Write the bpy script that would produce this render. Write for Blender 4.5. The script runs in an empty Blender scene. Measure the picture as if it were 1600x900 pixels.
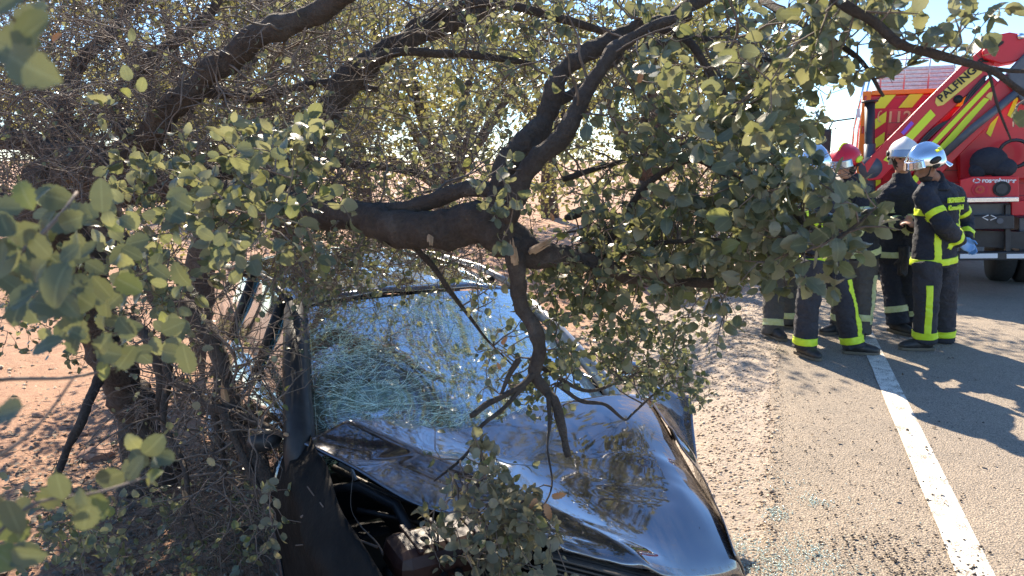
import bpy, bmesh, math, random
import numpy as np
from mathutils import Vector, Matrix, noise
random.seed(7); RNG = np.random.default_rng(11)
sc = bpy.context.scene
COL = sc.collection
# ---------------- camera, sky, sun, exposure ----------------
CAMH = 1.65; F = 1156.0; PITCH = math.atan(200/F)
cd = bpy.data.cameras.new('camera'); cam = bpy.data.objects.new('camera', cd); COL.objects.link(cam)
cam.location = (0, 0, CAMH); cam.rotation_euler = (math.pi/2-PITCH, 0, 0)
cd.sensor_width = 36; cd.lens = 36*F/1600; cd.clip_start = .05; cd.clip_end = 3000
cd.dof.use_dof = True; cd.dof.focus_distance = 3.6; cd.dof.aperture_fstop = 6
sc.camera = cam
SUN_EL = math.radians(37); SUN_AZ = math.radians(-14)       # azimuth from +Y towards +X
S = Vector((math.sin(SUN_AZ)*math.cos(SUN_EL), math.cos(SUN_AZ)*math.cos(SUN_EL), math.sin(SUN_EL)))
w = bpy.data.worlds.new('World'); sc.world = w; w.use_nodes = True
nt = w.node_tree; bg = nt.nodes['Background']
sk = nt.nodes.new('ShaderNodeTexSky'); sk.sky_type = 'NISHITA'; sk.sun_disc = False
sk.sun_elevation = SUN_EL; sk.sun_rotation = SUN_AZ; sk.altitude = 650; sk.dust_density = 0.; sk.air_density = 1.0; sk.ozone_density = 6
nt.links.new(sk.outputs[0], bg.inputs[0]); bg.inputs[1].default_value = .105
sl = bpy.data.lights.new('sun', 'SUN'); sl.energy = 5; sl.angle = math.radians(.5); sl.color = (1, .86, .68)
so = bpy.data.objects.new('sun', sl); COL.objects.link(so); so.rotation_euler = S.to_track_quat('Z', 'Y').to_euler()
sc.view_settings.view_transform = 'Standard'; sc.view_settings.look = 'None'; sc.view_settings.exposure = 1.5; sc.view_settings.gamma = 1
sc.cycles.max_bounces = 6; sc.cycles.transparent_max_bounces = 12
sc.cycles.diffuse_bounces = 3; sc.cycles.glossy_bounces = 3; sc.cycles.transmission_bounces = 4

# ---------------- helpers ----------------
CP, SP_ = math.cos(PITCH), math.sin(PITCH)
def ray(px, py):
    u = (px-800)/F; v = (450-py)/F
    return Vector((u, CP+v*SP_, -SP_+v*CP))
def P(px, py, Y):
    d = ray(px, py); return Vector((0, 0, CAMH))+d*(Y/d.y)
def G(px, py, z=0.):
    d = ray(px, py); return Vector((0, 0, CAMH))+d*((z-CAMH)/d.z)
ROOT = {}
def empty(name, loc, label, cat, group=None):
    o = bpy.data.objects.new(name, None); COL.objects.link(o); o.location = loc; o.empty_display_size = .1
    o['label'] = label; o['category'] = cat
    if group: o['group'] = group
    ROOT[o.name] = Vector(loc); return o
def link(name, me, parent=None, kind=None, label=None, cat=None, group=None):
    o = bpy.data.objects.new(name, me); COL.objects.link(o)
    if parent is not None:
        o.parent = parent; ROOT[o.name] = ROOT.get(parent.name, Vector())
    if kind: o['kind'] = kind
    if label: o['label'] = label
    if cat: o['category'] = cat
    if group: o['group'] = group
    return o
def addmesh(name, V, Fc, mat, parent=None, smooth=False, **k):
    base = ROOT.get(parent.name, Vector()) if parent is not None else Vector()
    V = np.array([tuple(v) for v in V], dtype=float) if not isinstance(V, np.ndarray) else V
    me = bpy.data.meshes.new(name)
    me.from_pydata((V-np.array(base)).tolist(), [], Fc)
    for m in (mat if isinstance(mat, (list, tuple)) else [mat]): me.materials.append(m)
    if smooth: me.shade_smooth()
    me.update()
    return link(name, me, parent, **k)
def bigmesh(name, V, Q, mat, parent=None, attrs=None, smooth=True, **k):
    """V (n,3) array, Q (m,3|4) index array"""
    base = ROOT.get(parent.name, Vector()) if parent is not None else Vector()
    V = V-np.array(base)
    me = bpy.data.meshes.new(name); n = Q.shape[1]
    me.vertices.add(len(V)); me.vertices.foreach_set('co', V.astype(np.float32).ravel())
    me.loops.add(Q.size); me.loops.foreach_set('vertex_index', Q.astype(np.int32).ravel())
    me.polygons.add(len(Q)); me.polygons.foreach_set('loop_start', np.arange(0, Q.size, n, dtype=np.int32))
    if smooth: me.polygons.foreach_set('use_smooth', np.ones(len(Q), dtype=bool))
    for an, av in (attrs or {}).items():
        a = me.attributes.new(an, 'FLOAT', 'POINT'); a.data.foreach_set('value', av.astype(np.float32).ravel())
    me.materials.append(mat); me.update(calc_edges=True); me.validate()
    return link(name, me, parent, **k)
class MB:
    def __init__(s): s.v = []; s.f = []
    def add(s, V, Fc):
        n = len(s.v); s.v += [tuple(x) for x in V]; s.f += [tuple(i+n for i in f) for f in Fc]; return s
    def hexa(s, p):  # 8 pts: bottom 4 ccw, top 4
        return s.add(p, [(3, 2, 1, 0), (4, 5, 6, 7), (0, 1, 5, 4), (1, 2, 6, 5), (2, 3, 7, 6), (3, 0, 4, 7)])
    def box(s, o, ax, ay, az):
        o, ax, ay, az = map(Vector, (o, ax, ay, az))
        return s.hexa([o, o+ax, o+ax+ay, o+ay, o+az, o+ax+az, o+ax+ay+az, o+ay+az])
    def prism(s, poly, ext):
        n = len(poly); ext = Vector(ext); poly = [Vector(p) for p in poly]
        return s.add(poly+[p+ext for p in poly], [tuple(range(n))[::-1], tuple(range(n, 2*n))]+[(i, (i+1) % n, n+(i+1) % n, n+i) for i in range(n)])
    def loft(s, pts, rad, side=None, n=12, cap=True):
        """rad: floats or (rx,ry); side: vector for rx axis"""
        pts = [Vector(p) for p in pts]; m = len(pts); V = []
        pu = None
        for i, p in enumerate(pts):
            t = (pts[min(i+1, m-1)]-pts[max(i-1, 0)]).normalized()
            if side is not None: u = Vector(side[i] if isinstance(side, list) else side)
            elif pu is not None: u = pu
            else: u = Vector((0, 0, 1)) if abs(t.z) < .8 else Vector((1, 0, 0))
            u = (u-t*u.dot(t)).normalized(); pu = u; q = t.cross(u)
            r = rad[i] if isinstance(rad, (list, tuple)) else rad
            rx, ry = r if isinstance(r, (list, tuple)) else (r, r)
            for k in range(n):
                a = 2*math.pi*k/n; V.append(p+u*rx*math.cos(a)+q*ry*math.sin(a))
        Fc = [(i*n+k, i*n+(k+1) % n, (i+1)*n+(k+1) % n, (i+1)*n+k) for i in range(m-1) for k in range(n)]
        if cap: Fc += [tuple(range(n))[::-1], tuple(range((m-1)*n, m*n))]
        return s.add(V, Fc)
    def ball(s, c, r, n=10, m=7, axes=None):
        c = Vector(c); r = r if isinstance(r, (tuple, list)) else (r, r, r)
        ax = axes or (Vector((1, 0, 0)), Vector((0, 1, 0)), Vector((0, 0, 1)))
        V = []
        for i in range(m+1):
            t = math.pi*i/m
            for k in range(n):
                a = 2*math.pi*k/n
                V.append(c+ax[0]*(r[0]*math.sin(t)*math.cos(a))+ax[1]*(r[1]*math.sin(t)*math.sin(a))+ax[2]*(r[2]*math.cos(t)))
        return s.add(V, [(i*n+k, (i+1)*n+k, (i+1)*n+(k+1) % n, i*n+(k+1) % n) for i in range(m) for k in range(n)])
    def out(s, name, mat, parent=None, smooth=False, bevel=0, fix=True, **k):
        o = addmesh(name, s.v, s.f, mat, parent, smooth, **k)
        if fix:
            bm = bmesh.new(); bm.from_mesh(o.data)
            bmesh.ops.remove_doubles(bm, verts=bm.verts, dist=1e-6)
            bmesh.ops.recalc_face_normals(bm, faces=bm.faces); bm.to_mesh(o.data); bm.free()
        if bevel:
            b = o.modifiers.new('b', 'BEVEL'); b.width = bevel; b.segments = 2; b.limit_method = 'ANGLE'
        return o
def crom(pts, k=6):
    """catmull-rom on tuples"""
    A = np.array([tuple(p) for p in pts], float); A = np.vstack([2*A[0]-A[1], A, 2*A[-1]-A[-2]]); R = []
    for i in range(1, len(A)-2):
        p0, p1, p2, p3 = A[i-1:i+3]
        for j in range(k):
            t = j/k; R.append(.5*((2*p1)+(-p0+p2)*t+(2*p0-5*p1+4*p2-p3)*t*t+(-p0+3*p1-3*p2+p3)*t**3))
    R.append(A[-2]); return np.array(R)

# ---------------- materials ----------------
def mat(name, col=(.5, .5, .5), rough=.6, metal=0., **k):
    m = bpy.data.materials.new(name); m.use_nodes = True; b = m.node_tree.nodes['Principled BSDF']
    b.inputs['Base Color'].default_value = (*col, 1); b.inputs['Roughness'].default_value = rough; b.inputs['Metallic'].default_value = metal
    for kk, v in k.items(): b.inputs[kk.replace('_', ' ')].default_value = v
    return m
def N(m, t, **k):
    n = m.node_tree.nodes.new(t)
    for a, v in k.items(): setattr(n, a, v)
    return n
def L(m, a, b): m.node_tree.links.new(a, b)
def noisetex(m, scale, detail=6, rough=.6, coord='Object', vec=None, dist=0):
    n = N(m, 'ShaderNodeTexNoise'); n.inputs['Scale'].default_value = scale; n.inputs['Detail'].default_value = detail
    n.inputs['Roughness'].default_value = rough; n.inputs['Distortion'].default_value = dist
    if vec is None:
        tc = N(m, 'ShaderNodeTexCoord'); vec = tc.outputs[coord]
    L(m, vec, n.inputs['Vector']); return n.outputs[0]
def ramp(m, fac, stops):
    r = N(m, 'ShaderNodeValToRGB'); e = r.color_ramp.elements
    while len(e) < len(stops): e.new(.5)
    for x, (p, c) in zip(e, stops): x.position = p; x.color = (*c, 1)
    L(m, fac, r.inputs[0]); return r.outputs[0]
def mixc(m, fac, a, b, bt='MIX'):
    x = N(m, 'ShaderNodeMix', data_type='RGBA', blend_type=bt)
    for s, v in ((0, fac), (6, a), (7, b)):
        if isinstance(v, (int, float)): x.inputs[s].default_value = v
        elif isinstance(v, tuple): x.inputs[s].default_value = (*v, 1)
        else: L(m, v, x.inputs[s])
    return x.outputs[2]
def mth(m, op, a, b=0., clamp=False):
    x = N(m, 'ShaderNodeMath', operation=op, use_clamp=clamp)
    for s, v in ((0, a), (1, b)):
        if isinstance(v, (int, float)): x.inputs[s].default_value = v
        else: L(m, v, x.inputs[s])
    return x.outputs[0]
def bsdf(m): return m.node_tree.nodes['Principled BSDF']
def bump(m, h, strength=.5, dist=.01):
    b = N(m, 'ShaderNodeBump'); b.inputs['Strength'].default_value = strength; b.inputs['Distance'].default_value = dist
    L(m, h, b.inputs['Height']); L(m, b.outputs[0], bsdf(m).inputs['Normal'])
def varied(name, c1, c2, scale, rough=.6, metal=0., bs=.3, bd=.005, **k):
    m = mat(name, c1, rough, metal, **k); n = noisetex(m, scale)
    L(m, ramp(m, n, [(.3, c1), (.7, c2)]), bsdf(m).inputs['Base Color']); bump(m, n, bs, bd); return m

M = {}
# bark
m = M['bark'] = mat('bark', rough=.9)
n1 = noisetex(m, 9, 8, .7); n2 = noisetex(m, 60, 6, .7)
c = ramp(m, n1, [(.3, (.06, .042, .031)), (.55, (.125, .092, .070)), (.72, (.23, .19, .155))])
L(m, mixc(m, .35, c, ramp(m, n2, [(.35, (.02, .016, .013)), (.7, (.14, .115, .09))]), 'MIX'), bsdf(m).inputs['Base Color'])
bump(m, mth(m, 'ADD', n1, mth(m, 'MULTIPLY', n2, .6)), 1., .045)
M['twig'] = varied('twig_bark', (.085, .063, .048), (.22, .17, .135), 14, .85)
M['wood'] = varied('torn_wood', (.28, .17, .09), (.48, .33, .20), 40, .8, bs=.8)
def leafmat(name, top1, top2, bot, trans, gl=.35, tf=.38):
    m = mat(name, top1, gl); b = bsdf(m)
    oi = N(m, 'ShaderNodeObjectInfo'); at = N(m, 'ShaderNodeAttribute', attribute_name='tint')
    rnd = mth(m, 'FRACT', mth(m, 'ADD', oi.outputs['Random'], at.outputs['Fac']))
    top = mixc(m, rnd, top1, top2)
    warm = mth(m, 'GREATER_THAN', mth(m, 'FRACT', mth(m, 'MULTIPLY', rnd, 7.31)), .94)
    top = mixc(m, mth(m, 'MULTIPLY', warm, .6), top, (.20, .24, .035))
    geo = N(m, 'ShaderNodeNewGeometry')
    col = mixc(m, geo.outputs['Backfacing'], top, mixc(m, rnd, bot, tuple(x*.72 for x in bot)))
    mid = N(m, 'ShaderNodeAttribute', attribute_name='mid')
    vein = mth(m, 'LESS_THAN', mid.outputs['Fac'], .09)
    col = mixc(m, mth(m, 'MULTIPLY', vein, .45), col, (.28, .30, .16))
    nz = noisetex(m, 40, 4); col = mixc(m, mth(m, 'MULTIPLY', nz, .5), col, tuple(x*.55 for x in top1))
    L(m, col, b.inputs['Base Color']); bump(m, nz, .25, .004)
    tr = N(m, 'ShaderNodeBsdfTranslucent'); L(m, mixc(m, .55, col, trans), tr.inputs['Color'])
    mx = N(m, 'ShaderNodeMixShader'); mx.inputs[0].default_value = tf
    L(m, b.outputs[0], mx.inputs[1]); L(m, tr.outputs[0], mx.inputs[2])
    L(m, mx.outputs[0], m.node_tree.nodes['Material Output'].inputs[0]); return m
M['leaf'] = leafmat('oak_leaf', (.095, .130, .092), (.17, .178, .105), (.33, .32, .22), (.36, .36, .10), .36, .35)
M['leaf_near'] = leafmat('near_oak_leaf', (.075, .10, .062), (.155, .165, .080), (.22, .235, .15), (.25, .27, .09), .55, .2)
M['leaf_pale'] = leafmat('drying_oak_leaf', (.17, .165, .10), (.25, .23, .15), (.36, .33, .24), (.34, .30, .14), .5)
M['leaf_far'] = leafmat('distant_oak_leaf', (.085, .10, .045), (.14, .135, .055), (.21, .20, .11), (.42, .38, .09), .5)
M['dryleaf'] = varied('dry_leaf', (.30, .13, .05), (.50, .26, .12), 30, .7)
M['litter'] = varied('litter_leaf', (.09, .065, .045), (.20, .15, .10), 8, .8)
# ground
M['voidblack'] = mat('bay_shade_black', (.006, .006, .006), .7, Specular_IOR_Level=.15)  # near-black colour standing in for shade inside the engine bay
m = M['soil'] = mat('dry_soil', rough=.95)
tc = N(m, 'ShaderNodeTexCoord'); big = noisetex(m, .7, 5, .6); fine = noisetex(m, 45, 9, .75); mid_ = noisetex(m, 7, 6, .7)
vo = N(m, 'ShaderNodeTexVoronoi'); vo.inputs['Scale'].default_value = 70; L(m, tc.outputs['Object'], vo.inputs['Vector'])
sx = N(m, 'ShaderNodeSeparateXYZ'); L(m, tc.outputs['Object'], sx.inputs[0])
dd_ = mth(m, 'SUBTRACT', mth(m, 'MULTIPLY', mth(m, 'SUBTRACT', sx.outputs[0], 1.57), .939), mth(m, 'MULTIPLY', mth(m, 'SUBTRACT', sx.outputs[1], 4.24), .343))
vg = mth(m, 'ADD', mth(m, 'DIVIDE', dd_, 1.6), 1.7, True)
c = mixc(m, vg, ramp(m, big, [(.35, (.33, .14, .075)), (.65, (.46, .25, .15))]), ramp(m, big, [(.35, (.36, .32, .27)), (.65, (.48, .44, .38))]))
c = mixc(m, .55, c, ramp(m, fine, [(.32, (.14, .10, .075)), (.52, (.42, .33, .25)), (.72, (.72, .64, .52))]))
c = mixc(m, .25, c, ramp(m, mid_, [(.35, (.16, .10, .07)), (.65, (.56, .45, .34))]))
c = mixc(m, mth(m, 'SUBTRACT', 1., vg), c, mixc(m, 1., c, (.95, .80, .69), 'MULTIPLY'))
L(m, c, bsdf(m).inputs['Base Color'])
bump(m, mth(m, 'ADD', fine, mth(m, 'ADD', mth(m, 'MULTIPLY', mid_, .7), mth(m, 'MULTIPLY', vo.outputs['Distance'], .35))), .8, .022)
m = M['asphalt'] = mat('dusty_asphalt', rough=.9)
fine = noisetex(m, 160, 4, .7); mid_ = noisetex(m, 3, 6, .65); sp = noisetex(m, 60, 3, .6)
tc = N(m, 'ShaderNodeTexCoord'); vo = N(m, 'ShaderNodeTexVoronoi'); vo.inputs['Scale'].default_value = 110; L(m, tc.outputs['Object'], vo.inputs['Vector'])
c = ramp(m, fine, [(.36, (.05, .043, .036)), (.5, (.29, .235, .175)), (.64, (.66, .54, .41))])
c = mixc(m, .3, c, ramp(m, mid_, [(.3, (.21, .18, .14)), (.7, (.40, .325, .24))]))
pt = noisetex(m, .55, 4, .55); c = mixc(m, mth(m, 'MULTIPLY', ramp(m, pt, [(.45, (0, 0, 0)), (.62, (1, 1, 1))]), .28), c, (.16, .145, .125))
c = mixc(m, ramp(m, sp, [(.62, (0, 0, 0)), (.68, (1, 1, 1))]), c, (.05, .045, .04))
L(m, c, bsdf(m).inputs['Base Color']); bump(m, mth(m, 'ADD', fine, vo.outputs['Distance']), .8, .008)
m = M['line'] = mat('worn_white_paint', rough=.75)
fine = noisetex(m, 110, 5, .7); mid_ = noisetex(m, 9, 6, .7); ww = mth(m, 'ADD', fine, mth(m, 'MULTIPLY', mid_, .6))
L(m, ramp(m, ww, [(.70, (.20, .165, .125)), (.80, (.72, .67, .57)), (1, (.82, .78, .68))]), bsdf(m).inputs['Base Color']); bump(m, fine, .5, .005)
m = M['stone'] = mat('gravel_stone', rough=.9); at = N(m, 'ShaderNodeAttribute', attribute_name='tint')
L(m, ramp(m, at.outputs['Fac'], [(0, (.13, .10, .08)), (.3, (.33, .25, .18)), (.65, (.42, .34, .25)), (1, (.56, .48, .38))]), bsdf(m).inputs['Base Color'])
M['debris'] = mat('dark_debris', (.05, .04, .035), .9)
M['glassbit'] = mat('glass_fragment', (.62, .80, .76), .15, 0, Transmission_Weight=.35)
# car
m = M['paint'] = mat('sky_tinted_brown_black_paint', (.3, .28, .27), .13, .9, Coat_Weight=1, Coat_Roughness=.03)
nz = noisetex(m, 6, 8, .7); sc2 = noisetex(m, 90, 3, .6)
L(m, ramp(m, nz, [(.35, (.19, .195, .225)), (.62, (.225, .225, .24)), (.78, (.31, .29, .27))]), bsdf(m).inputs['Base Color'])  # bluish base: part of the sky reflection is put into the colour
L(m, ramp(m, nz, [(.45, (.05, .05, .05)), (.8, (.17, .17, .17))]), bsdf(m).inputs['Roughness'])
wv = noisetex(m, 3.2, 3); bump(m, wv, .05, .02)
# dried mud film and long scratches, mostly on the road-side edge of the car
tc = N(m, 'ShaderNodeTexCoord'); mp = N(m, 'ShaderNodeMapping'); mp.inputs['Scale'].default_value = (1, 22, 6); mp.inputs['Rotation'].default_value = (0, 0, .7); L(m, tc.outputs['Object'], mp.inputs['Vector'])
scr = noisetex(m, 9, 5, .7, vec=mp.outputs[0]); dn = noisetex(m, 5, 7, .7)
msk = mth(m, 'MULTIPLY', mth(m, 'SUBTRACT', mth(m, 'ADD', mth(m, 'MULTIPLY', scr, .6), mth(m, 'MULTIPLY', dn, .6)), .68), 6., True)
thin = mth(m, 'MULTIPLY', mth(m, 'SUBTRACT', scr, .66), 14., True); msk = mth(m, 'MAXIMUM', msk, mth(m, 'MULTIPLY', thin, .55))
dm = N(m, 'ShaderNodeBsdfDiffuse'); dm.inputs[0].default_value = (.27, .21, .16, 1); ms = N(m, 'ShaderNodeMixShader'); L(m, mth(m, 'MULTIPLY', msk, .6), ms.inputs[0]); L(m, bsdf(m).outputs[0], ms.inputs[1]); L(m, dm.outputs[0], ms.inputs[2]); L(m, ms.outputs[0], m.node_tree.nodes['Material Output'].inputs[0])
M['paint_mud'] = m.copy(); M['paint_mud'].name = 'dusty_scraped_paint'
for n_ in M['paint_mud'].node_tree.nodes:
    if n_.type == 'MATH' and n_.operation == 'SUBTRACT' and abs(n_.inputs[1].default_value-.68) < 1e-4: n_.inputs[1].default_value = .53
M['blackpl'] = varied('black_plastic', (.012, .012, .013), (.03, .03, .03), 20, .5)
M['wing_shade'] = varied('scuffed_shade_dark_panel', (.004, .004, .004), (.014, .013, .012), 6, .7, bs=.9, bd=.02, Specular_IOR_Level=.12)  # scuffs, with the shade on the near wing put into a near-black colour
M['engine'] = varied('maroon_engine_cover', (.022, .008, .006), (.05, .022, .016), 12, .4, Specular_IOR_Level=.3)
M['alum'] = varied('aluminium', (.42, .43, .44), (.62, .62, .62), 30, .4, .8)
M['rad'] = mat('radiator_metal', (.10, .09, .08), .5, .6)
M['seat'] = varied('grey_seat_fabric', (.16, .16, .15), (.25, .24, .22), 40, .9)
M['airbag'] = varied('airbag_cloth', (.45, .46, .42), (.6, .6, .55), 8, .9)
def glassmat(name, tint, crack, refl):
    m = bpy.data.materials.new(name); m.use_nodes = True; ns = m.node_tree.nodes; ns.remove(ns['Principled BSDF'])
    tr = N(m, 'ShaderNodeBsdfTransparent'); tr.inputs[0].default_value = (*tint, 1)
    gl = N(m, 'ShaderNodeBsdfGlossy'); gl.inputs['Roughness'].default_value = .04; gl.inputs['Color'].default_value = (.92, .96, 1, 1)
    tc = N(m, 'ShaderNodeTexCoord')
    nd = N(m, 'ShaderNodeTexNoise'); nd.inputs['Scale'].default_value = 4; nd.inputs['Detail'].default_value = 5; L(m, tc.outputs['Object'], nd.inputs['Vector'])
    bm_ = N(m, 'ShaderNodeBump'); bm_.inputs['Strength'].default_value = .05; bm_.inputs['Distance'].default_value = .02
    L(m, nd.outputs[0], bm_.inputs['Height']); L(m, bm_.outputs[0], gl.inputs['Normal'])
    fr = N(m, 'ShaderNodeFresnel'); fr.inputs[0].default_value = 1.5
    fac = mth(m, 'ADD', mth(m, 'MULTIPLY', fr.outputs[0], 1.1), refl, True)
    mx = N(m, 'ShaderNodeMixShader'); L(m, fac, mx.inputs[0]); L(m, tr.outputs[0], mx.inputs[1]); L(m, gl.outputs[0], mx.inputs[2])
    out = mx
    if crack:
        ws = mixc(m, .12, tc.outputs['Object'], nd.outputs[1], 'LINEAR_LIGHT')
        tot = None
        for s_, wd, k in ((6, .012, 1.), (19, .035, .8), (60, .10, .65)):
            v = N(m, 'ShaderNodeTexVoronoi', feature='DISTANCE_TO_EDGE'); v.inputs['Scale'].default_value = s_; L(m, ws, v.inputs['Vector'])
            e = mth(m, 'MULTIPLY', mth(m, 'SUBTRACT', 1., mth(m, 'DIVIDE', v.outputs['Distance'], wd), True), k)
            tot = e if tot is None else mth(m, 'MAXIMUM', tot, e)
        reg = noisetex(m, 2.6, 3, .6, vec=tc.outputs['Object']); reg = mth(m, 'MULTIPLY', mth(m, 'SUBTRACT', reg, .25), 2.6, True)
        cf = mth(m, 'MULTIPLY', mth(m, 'MULTIPLY', tot, reg), crack, True)
        df = N(m, 'ShaderNodeBsdfDiffuse'); df.inputs[0].default_value = (.30, .52, .47, 1)
        dt = N(m, 'ShaderNodeBsdfTranslucent'); dt.inputs[0].default_value = (.35, .62, .56, 1)
        md = N(m, 'ShaderNodeMixShader'); md.inputs[0].default_value = .5; L(m, df.outputs[0], md.inputs[1]); L(m, dt.outputs[0], md.inputs[2])
        m2 = N(m, 'ShaderNodeMixShader'); L(m, cf, m2.inputs[0]); L(m, mx.outputs[0], m2.inputs[1]); L(m, md.outputs[0], m2.inputs[2]); out = m2
    L(m, out.outputs[0], ns['Material Output'].inputs[0]); return m
M['windshield'] = glassmat('cracked_laminated_glass', (.60, .78, .72), .95, .14)
M['sideglass'] = glassmat('side_glass', (.5, .68, .7), .5, .22)
# truck
M['red'] = varied('fire_engine_red', (.56, .006, .016), (.64, .010, .025), 3, .42, bs=.02, Coat_Weight=.1)
M['redflat'] = mat('red_reflective_film', (.56, .02, .045), .6)
M['yel'] = mat('fluorescent_yellow_film', (.72, .85, .03), .5)
M['orange'] = mat('orange_frame_paint', (.85, .23, .01), .45)
M['black'] = varied('black_steel', (.015, .015, .017), (.04, .04, .045), 10, .45)
M['dgrey'] = varied('dark_grey_paint', (.06, .07, .09), (.10, .11, .13), 10, .4)
M['cabwhite'] = mat('pale_cab_paint', (.65, .68, .72), .3)
M['white'] = mat('white_film', (.8, .8, .8), .5)
M['gold'] = mat('pale_gold_lettering', (.75, .5, .22), .5)
M['plaque'] = mat('yellow_plaque', (.82, .62, .12), .5)
M['ink'] = mat('black_lettering', (.012, .012, .012), .6)
M['rubber'] = varied('tyre_rubber', (.018, .018, .018), (.035, .034, .033), 30, .85)
M['redlens'] = mat('red_lens', (.45, .01, .01), .15)
M['chrome'] = mat('chrome', (.8, .82, .85), .1, 1)
# clothing
def cloth(name, c1, c2):
    m = mat(name, c1, .85); a = noisetex(m, 7, 6, .65); b_ = noisetex(m, 300, 2); wr = noisetex(m, 22, 5, .6, dist=1.2)
    L(m, ramp(m, a, [(.3, c1), (.7, c2)]), bsdf(m).inputs['Base Color']); bump(m, mth(m, 'ADD', mth(m, 'MULTIPLY', a, .8), mth(m, 'ADD', wr, mth(m, 'MULTIPLY', b_, .08))), 1, .022); return m
M['navy'] = cloth('navy_turnout_cloth', (.014, .017, .026), (.03, .034, .046))
M['trouser'] = cloth('charcoal_turnout_cloth', (.026, .026, .032), (.05, .05, .058))
M['dusty'] = cloth('dusty_grey_turnout_cloth', (.07, .066, .06), (.13, .12, .11))
M['hiviz'] = varied('fluorescent_lime_tape', (.60, .80, .02), (.72, .90, .04), 30, .55, bs=.3)
M['hiviz_pale'] = varied('silvered_lime_tape', (.50, .55, .22), (.62, .66, .38), 30, .45, bs=.3)
M['silver'] = varied('silver_helmet_shell', (.72, .76, .8), (.85, .87, .9), 5, .16, 1., bs=.04)
M['pearl'] = mat('pearl_helmet_shell', (.72, .70, .66), .25, .25)
M['redhelm'] = mat('red_helmet_shell', (.62, .02, .04), .3)
M['skin'] = varied('skin', (.42, .22, .15), (.5, .28, .2), 18, .6, bs=.1, bd=.002, Subsurface_Weight=.1)
M['skin2'] = varied('tanned_skin', (.24, .12, .075), (.3, .16, .1), 18, .6, bs=.1, bd=.002)
M['beard'] = mat('dark_stubble', (.03, .022, .018), .9)
M['glove'] = varied('black_leather_glove', (.015, .014, .014), (.04, .036, .034), 40, .6)
M['blueglove'] = mat('blue_nitrile_glove', (.18, .35, .62), .35)
M['boot'] = varied('black_boot_leather', (.015, .014, .013), (.06, .052, .045), 14, .5)
M['sole'] = mat('boot_sole', (.16, .13, .09), .8)
M['visor'] = mat('smoked_visor', (.35, .40, .45), .08, .6)
# ---------------- ground, shoulder, road ----------------
RD = Vector((.365, 1, 0)).normalized(); RN = Vector((RD.y, -RD.x, 0)); RO = Vector((1.57, 4.24, 0))
def dist_edge(x, y): return (x-RO.x)*RN.x+(y-RO.y)*RN.y
def sstep(a, b, t):
    t = np.clip((t-a)/(b-a), 0, 1); return t*t*(3-2*t)
def gh(x, y):
    x = np.asarray(x, float); y = np.asarray(y, float)
    d = dist_edge(x, y); low = -.42*sstep(-.25, -1.5, d)
    back = sstep(9, 17, np.hypot(x, y)); low = low*(1-.55*back)
    rough = .035*np.sin(x*2.1+1)*np.cos(y*1.7)+.02*np.sin(x*5.3+y*4.1)+.008*np.sin(x*17+y*3)*np.sin(y*19-x*5)
    return low-.012*sstep(0, -.1, d)+rough*sstep(-.1, -.8, d)
def nonuni(a, b, fine, step, c0, c1):
    xs = [c0]
    while xs[-1] < b:
        far = max(0, xs[-1]-c1); xs.append(xs[-1]+fine+far*step)
    ys = [c0]
    while ys[-1] > a:
        far = max(0, c0-ys[-1]); ys.append(ys[-1]-fine-far*step)
    return np.array(sorted(set(ys+xs)))
gx = nonuni(-1200, 1200, .11, .12, -3, 4); gy = nonuni(-60, 1800, .11, .10, .6, 9)
XX, YY = np.meshgrid(gx, gy); ZZ = gh(XX, YY)
V = np.stack([XX, YY, ZZ], -1).reshape(-1, 3); nx, ny = len(gx), len(gy)
ii, jj = np.meshgrid(np.arange(nx-1), np.arange(ny-1)); a = (jj*nx+ii).ravel()
bigmesh('ground', V, np.stack([a, a+1, a+nx+1, a+nx], -1), M['soil'], kind='structure')
def strip(name, d0, d1, s0, s1, z, mt, wob=0, n=90, pw=2.2):
    V = []; Fc = []; cols = 5
    for i in range(n+1):
        s = s0+(s1-s0)*(i/n)**pw if s0 > -20 else s0+(s1-s0)*i/n
        for c_ in range(cols):
            d = d0+(d1-d0)*c_/(cols-1)
            if c_ in (0,) and wob: d += wob*noise.noise((s*1.7, 3, 0))+wob*.6*noise.noise((s*6, 8, 0))
            p = RO+RD*s+RN*d; V.append((p.x, p.y, z))
    for i in range(n):
        for c_ in range(cols-1): q = i*cols+c_; Fc.append((q, q+1, q+cols+1, q+cols))
    return addmesh(name, V, Fc, mt, kind='structure')
strip('road', 0, 8.5, -15, 900, .004, M['asphalt'], .05, 700)
strip('edge_line', .722, .865, -15, 900, .009, M['line'], 0.006, 700)
# gravel along the shoulder, glass crumbs, dark debris
def scatter(name, pts, sizes, mt, flat=.6, label=None, **k):
    n = len(pts); base = np.array([[1, 0, 0], [-.5, .87, 0], [-.5, -.87, 0], [0, 0, 1.], [.2, .1, -.6]])
    Fc = np.array([[0, 1, 3], [1, 2, 3], [2, 0, 3], [1, 0, 4], [2, 1, 4], [0, 2, 4]])
    an = RNG.random(n)*6.283; J = base[None]*(1+.5*(RNG.random((n, 5, 1))-.5)); J = J+.25*(RNG.random((n, 5, 3))-.5)
    J[..., 2] *= flat; ca, sa = np.cos(an)[:, None], np.sin(an)[:, None]
    x = J[..., 0]*ca-J[..., 1]*sa; y = J[..., 0]*sa+J[..., 1]*ca
    Vv = np.stack([x, y, J[..., 2]], -1)*sizes[:, None, None]+pts[:, None, :]
    Q = (Fc[None]+(np.arange(n)*5)[:, None, None]).reshape(-1, 3)
    return bigmesh(name, Vv.reshape(-1, 3), Q, mt, attrs={'tint': np.repeat(RNG.random(n), 5)}, smooth=False, kind='stuff', **k)
n = 17000
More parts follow.
